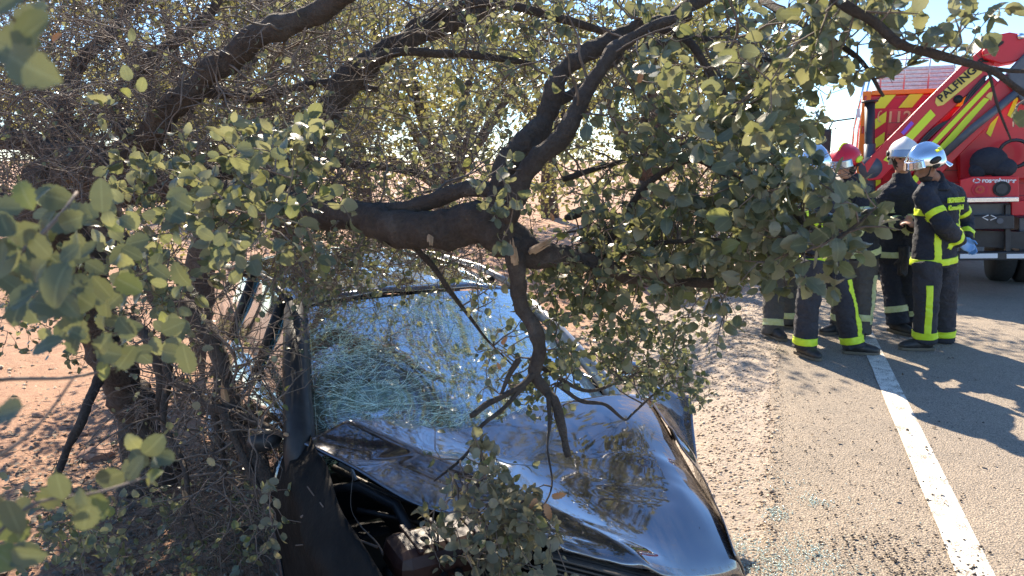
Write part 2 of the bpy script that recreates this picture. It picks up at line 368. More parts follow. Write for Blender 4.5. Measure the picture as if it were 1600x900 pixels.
s = RNG.random(n)**1.3*9-2.2; d = -np.abs(RNG.normal(0, .55, n))+.06; d = np.where(RNG.random(n) < .12, RNG.random(n)*.8, d)
x = RO.x+RD.x*s+RN.x*d; y = RO.y+RD.y*s+RN.y*d
z = np.where(d > 0, .005, gh(x, y)); sz = RNG.random(n)**3*.014+.0035
sz = np.where(d > .03, np.minimum(sz, .006), sz)
scatter('gravel', np.stack([x, y, z], -1), sz, M['stone'])
n = 5000; x = RNG.random(n)*9-6.5; y = RNG.random(n)**.8*8+2.5; sz = RNG.random(n)**4*.035+.006
ok = dist_edge(x, y) < -.5
scatter('field_stones', np.stack([x, y, gh(x, y)], -1)[ok], sz[ok], M['stone'])
# glass crumbs in drifts where the photo shows them
C_ = []
for (px, py, sg, k) in ((1200, 885, .07, 420), (1270, 866, .05, 170), (1210, 803, .035, 170), (1275, 785, .04, 120), (1240, 850, .12, 170), (1330, 800, .15, 60), (1150, 850, .06, 300), (1300, 895, .12, 350), (1215, 755, .1, 90)):
    g = G(px, py); C_.append(np.stack([RNG.normal(g.x, sg, k), RNG.normal(g.y, sg*1.1, k), np.zeros(k)], -1))
C_ = np.concatenate(C_); dd = dist_edge(C_[:, 0], C_[:, 1]); C_[:, 2] = np.where(dd > 0, .008, gh(C_[:, 0], C_[:, 1])+.012)
scatter('glass_crumbs', C_, RNG.random(len(C_))*.0035+.002, M['glassbit'], .8)
C_ = []
for (px, py, sg, k) in ((1370, 850, .16, 160), (1450, 880, .2, 150), (1300, 760, .5, 110), (1480, 760, .45, 90), (1340, 670, .7, 60), (1500, 700, .6, 50), (1410, 890, .12, 120), (1190, 700, .4, 60)):
    g = G(px, py); C_.append(np.stack([RNG.normal(g.x, sg, k), RNG.normal(g.y, sg*.7, k), np.zeros(k)], -1))
C_ = np.concatenate(C_); dd = dist_edge(C_[:, 0], C_[:, 1]); C_[:, 2] = np.where(dd > 0, .011, gh(C_[:, 0], C_[:, 1])+.01)
scatter('bark_crumbs', C_, RNG.random(len(C_))**2*.009+.0025, M['debris'], .6)
# loose stones one can point at
def rock(px, py, r, label, seed):
    g = G(px, py, -.4); zz = float(gh(g.x, g.y)); g = G(px, py, zz); rr = random.Random(seed)
    bm = bmesh.new(); bmesh.ops.create_icosphere(bm, subdivisions=2, radius=1)
    for v in bm.verts:
        q = noise.noise(v.co*1.3+Vector((seed, 0, 0))); v.co = Vector((v.co.x*r*1.3, v.co.y*r, v.co.z*r*.6))*(1+.45*q)+Vector((0, 0, r*.2))
    me = bpy.data.meshes.new('rock'); bm.to_mesh(me); bm.free(); me.materials.append(M['rockm'])
    o = link('rock', me, label=label, cat='stone'); o.location = g; return o
M['rockm'] = varied('reddish_rock', (.22, .10, .06), (.38, .24, .16), 9, .9, bs=.9, bd=.02)
rock(172, 606, .07, 'reddish stone on the sunlit red soil, just left of the leaning trunk', 1)
rock(125, 678, .05, 'small grey-brown stone between the trunk and the sloping dark stick', 2)
rock(60, 650, .04, 'pale small stone lying on bare soil near the left photo edge', 3)
rock(150, 715, .09, 'dark rounded stone half shaded at the foot of the oak', 4)

# ---------------- fallen leaves under the oak ----------------
def leaf_template(nseg, serr, curl=.12, fold=.18):
    """two half blades meeting at a midrib; unit length along x"""
    V = []; mid = []; xs = np.linspace(0, 1, nseg+1)
    for i, x in enumerate(xs):
        wd = .35*math.sin(math.pi*min(1, x*.97+.03)**.9)**.6 if 0 < i < nseg else .02
        wd *= 1+(serr if i % 2 else -serr); zc = -curl*4*(x-.5)**2+curl
        V += [(x, -wd, zc+fold*wd), (x, 0, zc), (x, wd, zc+fold*wd)]; mid += [1, 0, 1]
    Q = []
    for i in range(nseg):
        b_ = i*3; Q += [(b_, b_+3, b_+4, b_+1), (b_+1, b_+4, b_+5, b_+2)]
    return np.array(V, float), np.array(Q), np.array(mid, float)
def leaf_cloud(name, pos, dirs, nrm, size, mt, parent=None, nseg=3, serr=0., **k):
    T, Q, mid = leaf_template(nseg, serr); n = len(pos); t = len(T)
    x = dirs/np.linalg.norm(dirs, axis=1, keepdims=True); zz = nrm-x*(nrm*x).sum(1, keepdims=True)
    zz /= np.maximum(np.linalg.norm(zz, axis=1, keepdims=True), 1e-6); yy = np.cross(zz, x)
    cu = RNG.normal(.6, .9, n)[:, None, None]; wv = (RNG.random(n)*.45+.8)[:, None, None]
    V = pos[:, None]+size[:, None, None]*(T[None, :, :1]*x[:, None]+wv*T[None, :, 1:2]*yy[:, None]+cu*T[None, :, 2:]*zz[:, None])
    QQ = (Q[None]+(np.arange(n)*t)[:, None, None]).reshape(-1, 4)
    return bigmesh(name, V.reshape(-1, 3), QQ, mt, parent, attrs={'tint': np.repeat(RNG.random(n), t), 'mid': np.tile(mid, n)}, kind='stuff', **k)
n = 7500; x = RNG.normal(-1.9, 1.3, n); y = RNG.normal(3.9, 1.3, n); ok = (dist_edge(x, y) < -.7) & (y > 1.3); x, y = x[ok], y[ok]; n = len(x)
leaf_cloud('fallen_leaves', np.stack([x, y, gh(x, y)+.012], -1), np.stack([RNG.normal(size=n), RNG.normal(size=n), RNG.normal(0, .15, n)], -1), np.stack([RNG.normal(0, .3, n), RNG.normal(0, .3, n), np.ones(n)], -1), RNG.random(n)*.02+.025, M['litter'])
n = 170; s = RNG.random(n)*6-1.6; d = RNG.normal(.25, .7, n); x = RO.x+RD.x*s+RN.x*d; y = RO.y+RD.y*s+RN.y*d
leaf_cloud('road_litter', np.stack([x, y, np.where(d > 0, .014, gh(x, y)+.014)], -1), RNG.normal(size=(n, 3))*[1, 1, .1], RNG.normal(size=(n, 3))*.3+[0, 0, 1], RNG.random(n)*.018+.014, M['litter'])

# ---------------- the crashed car ----------------
ca_ = math.radians(28); CF = Vector((math.sin(ca_), -math.cos(ca_), 0)); CR = Vector((math.cos(ca_), math.sin(ca_), 0)); CO = Vector((-.17, 3.09, -.42))
def K(u, v, w): return CO+CR*u-CF*v+Vector((0, 0, w))
car = empty('crashed_car', K(0, 1, 0), 'dark brown metallic car crushed under the oak, windscreen shattered and bonnet buckled', 'car')
def gridsurf(name, C, mt, parent, nu=26, nv=26, th=.006, crum=0., seed=0, fn=None, **k):
    """C rows of control points -> smooth sheet with thickness"""
    R = [crom(row, max(1, nu//(len(row)-1))) for row in C]; R = np.array(R)
    Cc = np.array([crom(R[:, j], max(1, nv//(len(C)-1))) for j in range(R.shape[1])]); Cc = np.swapaxes(Cc, 0, 1)
    nr, nc = Cc.shape[:2]; V = Cc.reshape(-1, 3).copy()
    if crum:
        for i in range(len(V)):
            p = Vector(V[i]); q = noise.noise(p*5+Vector((seed, 0, 0))); r_ = 1-abs(noise.noise(p*3.1+Vector((0, seed, 3))))*2
            V[i, 2] += crum*(q*.5+.8*r_*abs(r_)); V[i, 0] += crum*.5*noise.noise(p*4+Vector((9, seed, 0)))
    if fn: V = fn(V.reshape(nr, nc, 3)).reshape(-1, 3)
    Fc = [(i*nc+j, i*nc+j+1, (i+1)*nc+j+1, (i+1)*nc+j) for i in range(nr-1) for j in range(nc-1)]
    o = addmesh(name, V, Fc, mt, parent, True, **k)
    if th:
        s_ = o.modifiers.new('s', 'SOLIDIFY'); s_.thickness = th; s_.offset = -1
    return o
hood = [[P(462, 690, 2.72), P(580, 668, 2.85), P(700, 652, 3.03), P(860, 632, 3.2), P(1012, 616, 3.36)],
        [P(545, 730, 2.58), P(650, 712, 2.72), P(765, 697, 2.86), P(905, 676, 2.99), P(1042, 662, 3.16)],
        [P(645, 788, 2.42), P(745, 760, 2.56), P(835, 742, 2.70), P(965, 735, 2.80), P(1085, 733, 2.97)],
        [P(762, 820, 2.34), P(845, 812, 2.43), P(925, 808, 2.52), P(1040, 806, 2.62), P(1132, 806, 2.77)],
        [P(880, 848, 2.28), P(965, 870, 2.3), P(1045, 896, 2.33), P(1108, 895, 2.46), P(1166, 886, 2.6)]]
def hoodfn(V):
    nr, nc, _ = V.shape
    for i in range(nr):
        for j in range(nc):
            t, s_ = i/(nr-1), j/(nc-1)
            # sharp press fold running from the near corner forward, and one along the road side
            d1 = s_-(.17+.22*t); V[i, j, 2] += .042*max(0, 1-abs(d1)/(.10 if d1 < 0 else .22))*(1-.5*t)
            d2 = s_-(.90-.04*t); V[i, j, 2] += .022*max(0, 1-abs(d2)/(.10 if d2 < 0 else .07))*math.sin(math.pi*min(1, .15+t*.9))
            V[i, j, 2] -= .05*max(0, (s_-.95)/.05)**2*(.4+t)
            V[i, j, 2] -= .03*max(0, (t-.95)/.05)**2
            V[i, j, 2] -= .006*max(0, 1-abs(t-.30-.5*(s_-.3))/.05)*(.25 < s_ < .9)
    W = V.copy()      # relax the lumps between control points, then crease
    for _ in range(10): W[1:-1, 1:-1] = (W[:-2, 1:-1]+W[2:, 1:-1]+W[1:-1, :-2]+W[1:-1, 2:])/4
    t_ = np.linspace(0, 1, nr)[:, None, None]; s2_ = np.linspace(0, 1, nc)[None, :, None]
    keep = np.maximum(np.exp(-((s2_-.17-.22*t_)/.035)**2), np.exp(-((s2_-.92)/.06)**2)); V[:] = V*keep+W*(1-keep)
    rc = random.Random(8)
    for _ in range(9):
        cx, cy, an, am, wd, ln = rc.uniform(.1, .95), rc.uniform(.05, .95), rc.uniform(0, 3.14), rc.choice((-1, 1))*rc.uniform(.003, .008), rc.uniform(.02, .05), rc.uniform(.12, .35)
        for i in range(nr):
            for j in range(nc):
                x, y = j/(nc-1)-cx, i/(nr-1)-cy; a1 = x*math.cos(an)+y*math.sin(an); b1 = -x*math.sin(an)+y*math.cos(an)
                V[i, j, 2] += am*max(0, 1-abs(b1)/wd)*max(0, 1-(a1/ln)**2)
    return V
gridsurf('bonnet', hood, [M['paint'], M['paint_mud']], car, 64, 64, .008, .0015, 4, hoodfn, label='buckled brown-black bonnet mirroring blue sky and leaves')
bn = [o for o in car.children if o.name.startswith('bonnet')][0]; nq = 64
for k, f_ in enumerate(bn.data.polygons):
    i, j = divmod(k, nq); v_ = bn.data.vertices[f_.vertices[0]].co
    if j/nq > .90-.05*noise.noise(v_*4)-.16*noise.noise(v_*1.7+Vector((3, 0, 0)))*(i/nq) or i/nq > .965: f_.material_index = 1
# crumpled wing beyond the bonnet
wing = [[P(1005, 612, 3.40), P(1040, 612, 3.48), P(1080, 625, 3.5)], [P(1030, 650, 3.22), P(1062, 672, 3.28), P(1084, 700, 3.3)],
        [P(1062, 700, 3.04), P(1085, 722, 3.08), P(1094, 770, 3.08)], [P(1105, 762, 2.84), P(1120, 800, 2.86), P(1118, 840, 2.86)],
        [P(1150, 868, 2.58), P(1163, 892, 2.62), P(1160, 930, 2.62)]]
gridsurf('front_wing', wing, M['paint_mud'], car, 16, 32, .006, .03, 9, label='crumpled front wing on the road side')
# scoop of torn sheet standing up behind the wing
gridsurf('torn_panel', [[P(1022, 618, 3.42), P(1050, 616, 3.5), P(1080, 626, 3.45)], [P(1038, 660, 3.3), P(1056, 650, 3.42), P(1083, 668, 3.36)], [P(1052, 695, 3.2), P(1062, 690, 3.3), P(1090, 722, 3.2)]], M['paint_mud'], car, 12, 12, .005, .03, 21)
# near-side wing and door (wing scuffed, shade put into its dark colour)
def sidefn(sd):
    def f(V):
        return V
    return f
lw = [[K(-.70, 0.0, 1.02), K(-.72, -.3, .99), K(-.73, -.6, .93), K(-.68, -.9, .84)], [K(-.83, 0, .86), K(-.83, -.3, .85), K(-.82, -.6, .8), K(-.76, -.92, .7)],
      [K(-.84, 0, .6), K(-.80, -.3, .62), K(-.80, -.62, .6), K(-.75, -.95, .5)], [K(-.8, 0, .2), K(-.76, -.3, .3), K(-.76, -.6, .3), K(-.72, -.95, .25)]]
gridsurf('near_wing', lw, M['wing_shade'], car, 20, 20, .006, .05, 31, label='scuffed wing on the side against the tree, coloured black as in shade')
for (v0, v1, nm) in ((.03, 1.0, 'front_door'), (1.02, 1.9, 'rear_door')):
    d_ = [[K(-.74, v0, .98), K(-.74, (v0+v1)/2, .99), K(-.74, v1, .99)], [K(-.84, v0, .8), K(-.85, (v0+v1)/2, .8), K(-.84, v1, .8)],
          [K(-.85, v0, .5), K(-.86, (v0+v1)/2, .5), K(-.85, v1, .5)], [K(-.80, v0, .18), K(-.81, (v0+v1)/2, .18), K(-.80, v1, .18)]]
    o = gridsurf(nm, d_, M['paint'], car, 12, 12, .02, .02, 41)
    MB().loft([K(-.875, v1-.25, .84), K(-.885, v1-.17, .845), K(-.875, v1-.08, .84)], .012).out('handle', M['blackpl'], o, True)
    rt = K(0, 0, 0)
    gl = [[K(-.565, v0+.72*(1-v0) if v0 < .5 else v0, 1.40), K(-.565, (v0+v1)/2+.25*(v0 < .5), 1.405), K(-.565, v1, 1.40)], [K(-.74, v0+.03, 1.0), K(-.74, (v0+v1)/2, 1.0), K(-.74, v1, 1.0)]]
    gridsurf('side_window', gl, M['sideglass'], o, 8, 8, .004, .01, 5)
# rear quarter, tail
rq = [[K(-.56, 1.93, 1.40), K(-.57, 2.5, 1.33), K(-.6, 3.0, 1.15)], [K(-.74, 1.93, 1.0), K(-.75, 2.5, 1.0), K(-.72, 3.15, .98)], [K(-.86, 1.93, .6), K(-.85, 2.6, .6), K(-.75, 3.3, .6)], [K(-.82, 1.93, .2), K(-.8, 2.6, .25), K(-.7, 3.25, .3)]]
gridsurf('rear_quarter', rq, M['paint'], car, 14, 14, .008, .01, 50)
rq2 = [[Vector(p)+CR*2*(-(Vector(p)-CO).dot(CR)) for p in row] for row in rq]
gridsurf('rear_quarter', rq2, M['paint'], car, 14, 14, .008, .01, 50)
gridsurf('tailgate', [[K(-.56, 2.95, 1.30), K(0, 3.05, 1.33), K(.56, 2.95, 1.3)], [K(-.68, 3.2, .95), K(0, 3.3, .95), K(.68, 3.2, .95)], [K(-.7, 3.3, .3), K(0, 3.4, .3), K(.7, 3.3, .3)]], M['paint'], car, 10, 10, .01)
fd = [[K(.74, 0.03, .98), K(.74, 1, .99), K(.74, 1.9, .99)], [K(.84, 0.03, .7), K(.85, 1, .7), K(.84, 1.9, .7)], [K(.8, .03, .18), K(.81, 1, .18), K(.8, 1.9, .18)]]
gridsurf('far_doors', fd, M['paint'], car, 14, 12, .02)
# roof with curved crown and dent
rf = [[K(-.58, .70, 1.395), K(-.3, .66, 1.43), K(0, .64, 1.435), K(.3, .66, 1.42), K(.58, .72, 1.36)],
      [K(-.60, 1.3, 1.43), K(-.3, 1.3, 1.475), K(0, 1.3, 1.46), K(.3, 1.3, 1.46), K(.60, 1.3, 1.40)],
      [K(-.60, 2.2, 1.42), K(-.3, 2.2, 1.465), K(0, 2.2, 1.475), K(.3, 2.2, 1.465), K(.60, 2.2, 1.42)],
      [K(-.57, 3.0, 1.28), K(-.3, 3.05, 1.31), K(0, 3.08, 1.32), K(.3, 3.05, 1.31), K(.57, 3.0, 1.28)]]
gridsurf('roof', rf, M['paint'], car, 24, 24, .02, .012, 61)
for sd in (-1, 1):
    MB().loft([K(sd*.60, 3.0, 1.27), K(sd*.62, 2.0, 1.42), K(sd*.61, 1.2, 1.43), K(sd*.60, .70, 1.385)], [(.022, .018)]*4, n=8).out('roof_rail', M['blackpl'] if sd < 0 else M['alum'], car, True)
# pillars
MB().loft([K(-.60, .68, 1.38), K(-.67, .38, 1.22), K(-.735, .05, 1.0), K(-.77, -.06, .86)], [(.06, .05), (.07, .055), (.085, .06), (.10, .06)], n=8).out('windscreen_pillar', M['blackpl'], car, True)
MB().loft([K(.60, .70, 1.355), K(.67, .38, 1.20), K(.735, .05, 1.0), K(.77, -.06, .86)], [(.035, .03), (.035, .03), (.04, .035), (.05, .04)], n=8).out('windscreen_pillar', M['alum'], car, True)
for v in (1.01, 1.92):
    for sd in (-1, 1): MB().loft([K(sd*.575, v, 1.40), K(sd*.66, v, 1.2), K(sd*.745, v, .98)], [(.035, .03)]*3, n=8, side=CF).out('door_pillar', M['blackpl'], car, True)
# windscreen
ws = [[K(-.55, .70, 1.39), K(-.28, .62, 1.42), K(0, .60, 1.425), K(.28, .62, 1.41), K(.55, .71, 1.36)],
      [K(-.61, .42, 1.22), K(-.3, .32, 1.22), K(0, .28, 1.26), K(.3, .33, 1.23), K(.62, .42, 1.20)],
      [K(-.67, .14, 1.05), K(-.33, .02, 1.08), K(0, .04, 1.06), K(.33, .03, 1.10), K(.68, .15, 1.04)],
      [K(-.71, -.06, .90), K(-.35, -.17, .93), K(0, -.20, .94), K(.35, -.17, .93), K(.72, -.04, .89)]]
def wsfn(V):
    nr, nc, _ = V.shape; nrm = np.array(CF*.5+Vector((0, 0, .85)))
    for i in range(nr):
        for j in range(nc):
            t, s_ = i/(nr-1), j/(nc-1)
            dnt = -.010*math.exp(-((s_-.62)**2/.04+(t-.35)**2/.07))-.02*math.exp(-((s_-.2)**2/.02+(t-.75)**2/.04))+.004*math.sin(s_*9+t*4)*math.sin(math.pi*t)
            V[i, j] += nrm*dnt
    return V
WSG = lambda V: np.array([[tuple(wsp(j/(V.shape[1]-1), 1.10*i/(V.shape[0]-1))-wsN*.012) for j in range(V.shape[1])] for i in range(V.shape[0])])
WS_LABEL = dict(label='shattered laminated windscreen, sagging and crazed greenish white')
# crazing that stands proud: long cracks as thin ridges
rr = random.Random(5); cb = MB()
wsN = (CF*.5+Vector((0, 0, .85))).normalized()
def wsp(s_, t):
    u = (-.56+1.12*s_)*(1+.27*t); bow = 1-(2*s_-1)**2
    dnt = -.010*math.exp(-((s_-.62)**2/.04+(t-.35)**2/.07))-.02*math.exp(-((s_-.2)**2/.02+(t-.75)**2/.04))+.004*math.sin(s_*9+t*4)*math.sin(math.pi*t)
    return K(u, .70-.72*t-.10*bow, 1.375-.455*t+.04*bow)+wsN*(dnt+.012)
gridsurf('windscreen', ws, M['windshield'], car, 48, 48, 0, 0, 71, WSG, **WS_LABEL)
for (cs, ct, nr_, ln) in ((.62, .35, 26, .45), (.2, .75, 30, .45), (.10, .4, 16, .4), (.85, .6, 16, .4), (.45, .12, 12, .35)):
    for k in range(nr_):
        a = rr.random()*6.283; l_ = ln*(.4+.6*rr.random()); pts = []
        for q in range(7):
            f = q/6*l_; s_ = cs+f*math.cos(a)+rr.uniform(-.008, .008); t = ct+f*math.sin(a)+rr.uniform(-.008, .008)
            if not (.02 < s_ < .98 and .03 < t < .97): break
            pts.append(wsp(s_, t))
        if len(pts) > 2: cb.loft(pts, rr.choice((.0004, .0004, .0007)), n=3, cap=False)
for (cs, ct) in ((.62, .35), (.2, .75), (.10, .4)):
    for k in range(24):
        r_ = rr.uniform(.04, .3); a0 = rr.random()*6.283; pts = [wsp(min(.98, max(.02, cs+r_*math.cos(a0+j*.13))), min(.97, max(.03, ct+r_*1.2*math.sin(a0+j*.13)+rr.uniform(-.006, .006)))) for j in range(rr.randrange(4, 9))]
        cb.loft(pts, .0006, n=3, cap=False)
for k in range(4200):   # short crooked crazing, thickest round the blows
    s_, t = rr.random(), rr.random(); w_ = max(math.exp(-((s_-.15)**2/.03+(t-.6)**2/.12)), math.exp(-((s_-.35)**2/.12+(t-.9)**2/.01)), .8*math.exp(-((s_-.75)**2/.05+(t-.5)**2/.1)), .7*math.exp(-((s_-.45)**2/.15+(t-.08)**2/.01)), .38)
    if rr.random() > w_: continue
    a = math.atan2(t-.75, s_-.2)+rr.choice((0, 1.57))+rr.gauss(0, .6); l_ = rr.uniform(.02, .10); pts = []
    for q in range(5):
        pts.append(wsp(s_, t)); s_ += l_/4*math.cos(a); t += l_/4*math.sin(a); a += rr.gauss(0, .45)
        if not (.015 < s_ < .985 and .02 < t < .98): break
    if len(pts) > 2: cb.loft(pts, rr.choice((.0003, .0004, .0006)), n=3, cap=False)
cb.out('crack_lines', mat('crushed_glass_edge', (.62, .82, .76), .3), car, kind='stuff')
# door mirror folded against the pillar
MB().ball(K(-.86, .10, .98), (.07, .045, .045), axes=(CR, CF, Vector((0, 0, 1)))).out('door_mirror', M['blackpl'], car, True)
MB().ball(K(.93, .12, 1.0), (.09, .06, .065), axes=(CR, CF, Vector((0, 0, 1)))).out('door_mirror', M['paint'], car, True)
# interior
gridsurf('dashboard', [[K(-.68, .05, .86), K(0, -.05, .9), K(.68, .05, .86)], [K(-.68, .35, .9), K(0, .32, .93), K(.68, .35, .9)], [K(-.68, .5, .72), K(0, .48, .74), K(.68, .5, .72)]], M['blackpl'], car, 14, 12, .03)
for u in (-.36, .36):
    q = MB(); q.loft([K(u, 1.15, .52), K(u, 1.28, .8), K(u, 1.36, 1.05), K(u, 1.4, 1.12)], [(.24, .08), (.25, .08), (.21, .06), (.15, .04)], side=CR, n=14)
    q.loft([K(u, .75, .5), K(u, 1.0, .5), K(u, 1.2, .48)], [(.23, .07), (.25, .09), (.24, .08)], side=CR, n=14)
    st = q.out('front_seat', M['seat'], car, True)
    MB().loft([K(u, 1.39, 1.16), K(u, 1.40, 1.22), K(u, 1.41, 1.29)], [(.11, .04), (.13, .05), (.10, .04)], side=CR, n=12).out('headrest', M['seat'], st, True)
q = MB(); q.loft([K(0, 2.2, .5), K(0, 2.35, .8), K(0, 2.42, 1.08)], [(.62, .07), (.62, .08), (.6, .05)], side=CR, n=16); q.out('rear_seat', M['seat'], car, True)
c_ = K(.36, .55, .86); pts = [c_+CR*.18*math.cos(a)+(Vector((0, 0, 1))*.9+CF*.4)*.18*math.sin(a) for a in np.linspace(0, 6.283, 25)]
MB().loft(pts, .015, n=8, cap=False).out('steering_wheel', M['blackpl'], car, True)
q = MB(); q.ball(c_-CF*.14+Vector((0, 0, .02)), (.2, .11, .2), 16, 10, (CR, CF, Vector((0, 0, 1)))); q.out('airbag', M['airbag'], car, True, label='deflating driver airbag')
q = MB(); q.ball(K(-.33, .55, .88), (.27, .17, .12), 16, 10, (CR, CF, Vector((0, 0, 1)))); q.out('airbag', M['airbag'], car, True, label='deployed passenger airbag')
gridsurf('floor_pan', [[K(-.8, 0, .2), K(.8, 0, .2)], [K(-.8, 3.2, .2), K(.8, 3.2, .2)]], M['blackpl'], car, 2, 2, .02)
# engine bay
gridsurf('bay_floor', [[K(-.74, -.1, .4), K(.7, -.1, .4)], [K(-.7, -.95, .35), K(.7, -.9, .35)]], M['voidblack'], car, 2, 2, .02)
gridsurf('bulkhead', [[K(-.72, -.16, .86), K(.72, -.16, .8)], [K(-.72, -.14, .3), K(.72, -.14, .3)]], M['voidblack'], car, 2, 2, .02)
def slab(c, ax, ay, az, nm, mt, bv=.02, **k):
    q = MB(); q.box(Vector(c)-ax/2-ay/2-az/2, ax, ay, az); return q.out(nm, mt, car, False, bv, **k)
ec = P(690, 858, 2.24); eng = slab(ec, CR*.36, CF*.20, Vector((0, 0, .12)), 'engine_cover', M['engine'], .045)
q = MB()
for k in (-1, 0, 1): q.box(ec+CR*(.1*k-.01)+CF*-.10+Vector((0, 0, .055)), CR*.018, CF*.19, Vector((0, 0, .012)))
q.out('cover_rib', M['engine'], eng, False, .004)
for k in (0, 1): MB().loft([ec+CR*(-.04+.05*k)+CF*.11+Vector((0, 0, -.02)), ec+CR*(-.05+.06*k)+CF*.17+Vector((0, 0, -.05)), ec+CR*(-.04+.07*k)+CF*.2+Vector((0, 0, -.14))], .014, n=8).out('hose', M['blackpl'], car, True)
# battery, filter box, hoses glimpsed in the dark
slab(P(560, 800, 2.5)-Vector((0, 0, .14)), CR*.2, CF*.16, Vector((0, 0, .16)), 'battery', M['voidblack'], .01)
MB().loft([P(500, 770, 2.6), P(560, 760, 2.58), P(620, 790, 2.5), P(640, 830, 2.4)], .02, n=8).out('hose', M['blackpl'], car, True)
MB().loft([P(520, 730, 2.68), P(600, 770, 2.6), P(700, 800, 2.5)], .012, n=8).out('hose', M['rad'], car, True)
MB().loft([P(530, 724, 2.62), P(548, 732, 2.6), P(556, 750, 2.58)], [(.012, .004)]*3, n=6).out('bent_bracket', M['alum'], car)
wr_ = random.Random(77)
for k in range(14):
    a_ = K(wr_.uniform(-.7, .5), wr_.uniform(-.2, -.3), wr_.uniform(.6, .8)); b_ = K(wr_.uniform(-.7, .6), wr_.uniform(-.6, -.9), wr_.uniform(.45, .68)); m_ = a_.lerp(b_, .5)+Vector((wr_.gauss(0, .06), wr_.gauss(0, .06), wr_.uniform(-.05, .06)))
    MB().loft(crom([tuple(a_), tuple(m_), tuple(b_)], 6), wr_.choice((.004, .006, .011)), n=6).out('cable', wr_.choice((M['blackpl'], M['blackpl'], M['rad'])), car, True)
for (u_, v_, w_) in ((-.5, -.45, .62), (-.15, -.35, .6), (.25, -.4, .6)):
    q = MB(); q.loft([K(u_, v_, w_-.15), K(u_, v_, w_), K(u_, v_, w_+.01)], [.06, .06, .045], n=14); q.loft([K(u_, v_, w_+.01), K(u_, v_, w_+.035)], .03, n=10); q.out('reservoir', M['blackpl'], car, True)
# grille / radiator slats
ra, rb = P(858, 868, 2.24), P(1000, 905, 2.26); g_ = empty
rd = (rb-ra); rp = MB(); rp.box(ra+Vector((0, .035, .0)), rd*1.3, Vector((0, .03, 0)), Vector((0, 0, -.2))); rad = rp.out('radiator', M['blackpl'], car)
for k in range(9):
    o_ = ra+Vector((0, 0, -.004-.017*k)); MB().box(o_, rd*1.25, Vector((0, .03, 0)), Vector((0, 0, -.007))).out('slat', M['rad'], rad, False, .001)
# wheels
def wheel(c, axis, r, wd, name, parent, rim='alum'):
    c = Vector(c); axis = Vector(axis).normalized(); q = MB(); u = axis.cross(Vector((0, 0, 1))).normalized()
    q.loft([c-axis*wd/2, c-axis*wd*.5, c-axis*wd*.35, c+axis*wd*.35, c+axis*wd*.5, c+axis*wd/2], [r*.62, r*.92, r, r, r*.92, r*.62], side=u, n=28)
    t = q.out(name, M['rubber'], parent, True)
    e = MB(); e.loft([c-axis*wd*.45, c-axis*wd*.52], [r*.6, r*.6], side=u, n=20)
    e.loft([c-axis*wd*.5, c-axis*wd*.62], [r*.2, r*.14], side=u, n=12)
    for k in range(8):
        a = k*math.pi/4; dv = u*math.cos(a)+axis.cross(u)*math.sin(a); e.loft([c-axis*wd*.56+dv*r*.15, c-axis*wd*.54+dv*r*.55], r*.05, n=5)
    e.out('rim', M[rim], t, True); return t
for (u, v) in ((-.72, -.45), (-.74, 2.55), (.72, -.4), (.74, 2.55)): wheel(K(u, v, .31), CR*(1 if u < 0 else -1), .31, .2, 'wheel', car)
# ---------------- fire engine ----------------
TA = math.radians(24.5); TU = Vector((math.cos(TA), -math.sin(TA), 0)); TV = Vector((math.sin(TA), math.cos(TA), 0)); Z1 = Vector((0, 0, 1))
TO = Vector((4.74, 10.25, 0)); TO.z = 0
def T(u, v, w): return TO+TU*u+TV*v+Z1*w
def TP(px, py, v=0.):
    d = ray(px, py); o = Vector((0, 0, CAMH)); pl = TO+TV*v
    return o+d*((pl-o).dot(TV)/d.dot(TV))
truck = empty('fire_engine', T(1.25, 2, 0), 'red fire engine seen from behind with a folded loader crane, orange edging and yellow chevrons', 'fire engine')
def tbox(u0, u1, v0, v1, w0, w1, nm, mt, par=None, bv=.006, **k):
    return MB().box(T(u0, v0, w0), TU*(u1-u0), TV*(v1-v0), Z1*(w1-w0)).out(nm, mt, par or truck, False, bv, **k)
def tprism(pxs, v, th, nm, mt, par=None, bv=.004, **k):
    return MB().prism([TP(x, y, v) for x, y in pxs], TV*th).out(nm, mt, par or truck, False, bv, **k)
TW = 2.45; TH = 2.56
body = tbox(0.06, TW-.06, 0.02, 5.2, .95, TH-.05, 'body', M['red'], None, .02)
tbox(-.02, .085, -.02, .12, .75, TH, 'corner_post', M['orange']); tbox(TW-.1, TW+.02, -.02, .12, .75, TH, 'corner_post', M['orange'])
tbox(.087, TW-.102, -.025, .12, TH-.055, TH+.004, 'top_rail', M['orange'])
tbox(0.10, TW-.12, -.012, .018, 1.0, TH-.10, 'roller_shutter', M['redflat'])
tbox(.31, TW-.31, -.021, -.0125, 1.0, TH-.24, 'inner_panel', M['red'], bv=.006)
for k in range(8): tbox(.32, TW-.32, -.0235, -.0212, 1.05+k*.155, 1.056+k*.155, 'panel_seam', M['black'], bv=0)
def pan(u, w, v=-.02): return T(u, v, w)
for k in range(8):   # chevrons along the top
    u0 = .10+k*.32; pts = [pan(u0, TH-.23, -.016), pan(u0+.16, TH-.23, -.016), pan(u0+.28, TH-.06, -.016), pan(u0+.12, TH-.06, -.016)]
    if u0+.3 < TW: MB().prism(pts, TV*-.012).out('chevron', M['yel'], truck)
for k in range(6):   # chevrons down both sides
    w0 = TH-.56-k*.27
    for u0 in (.095, TW-.3):
        pts = [pan(u0, w0, -.016), pan(u0+.19, w0+.15, -.016), pan(u0+.19, w0+.29, -.016), pan(u0, w0+.14, -.016)]; MB().prism(pts, TV*-.0125).out('chevron', M['yel'], truck)
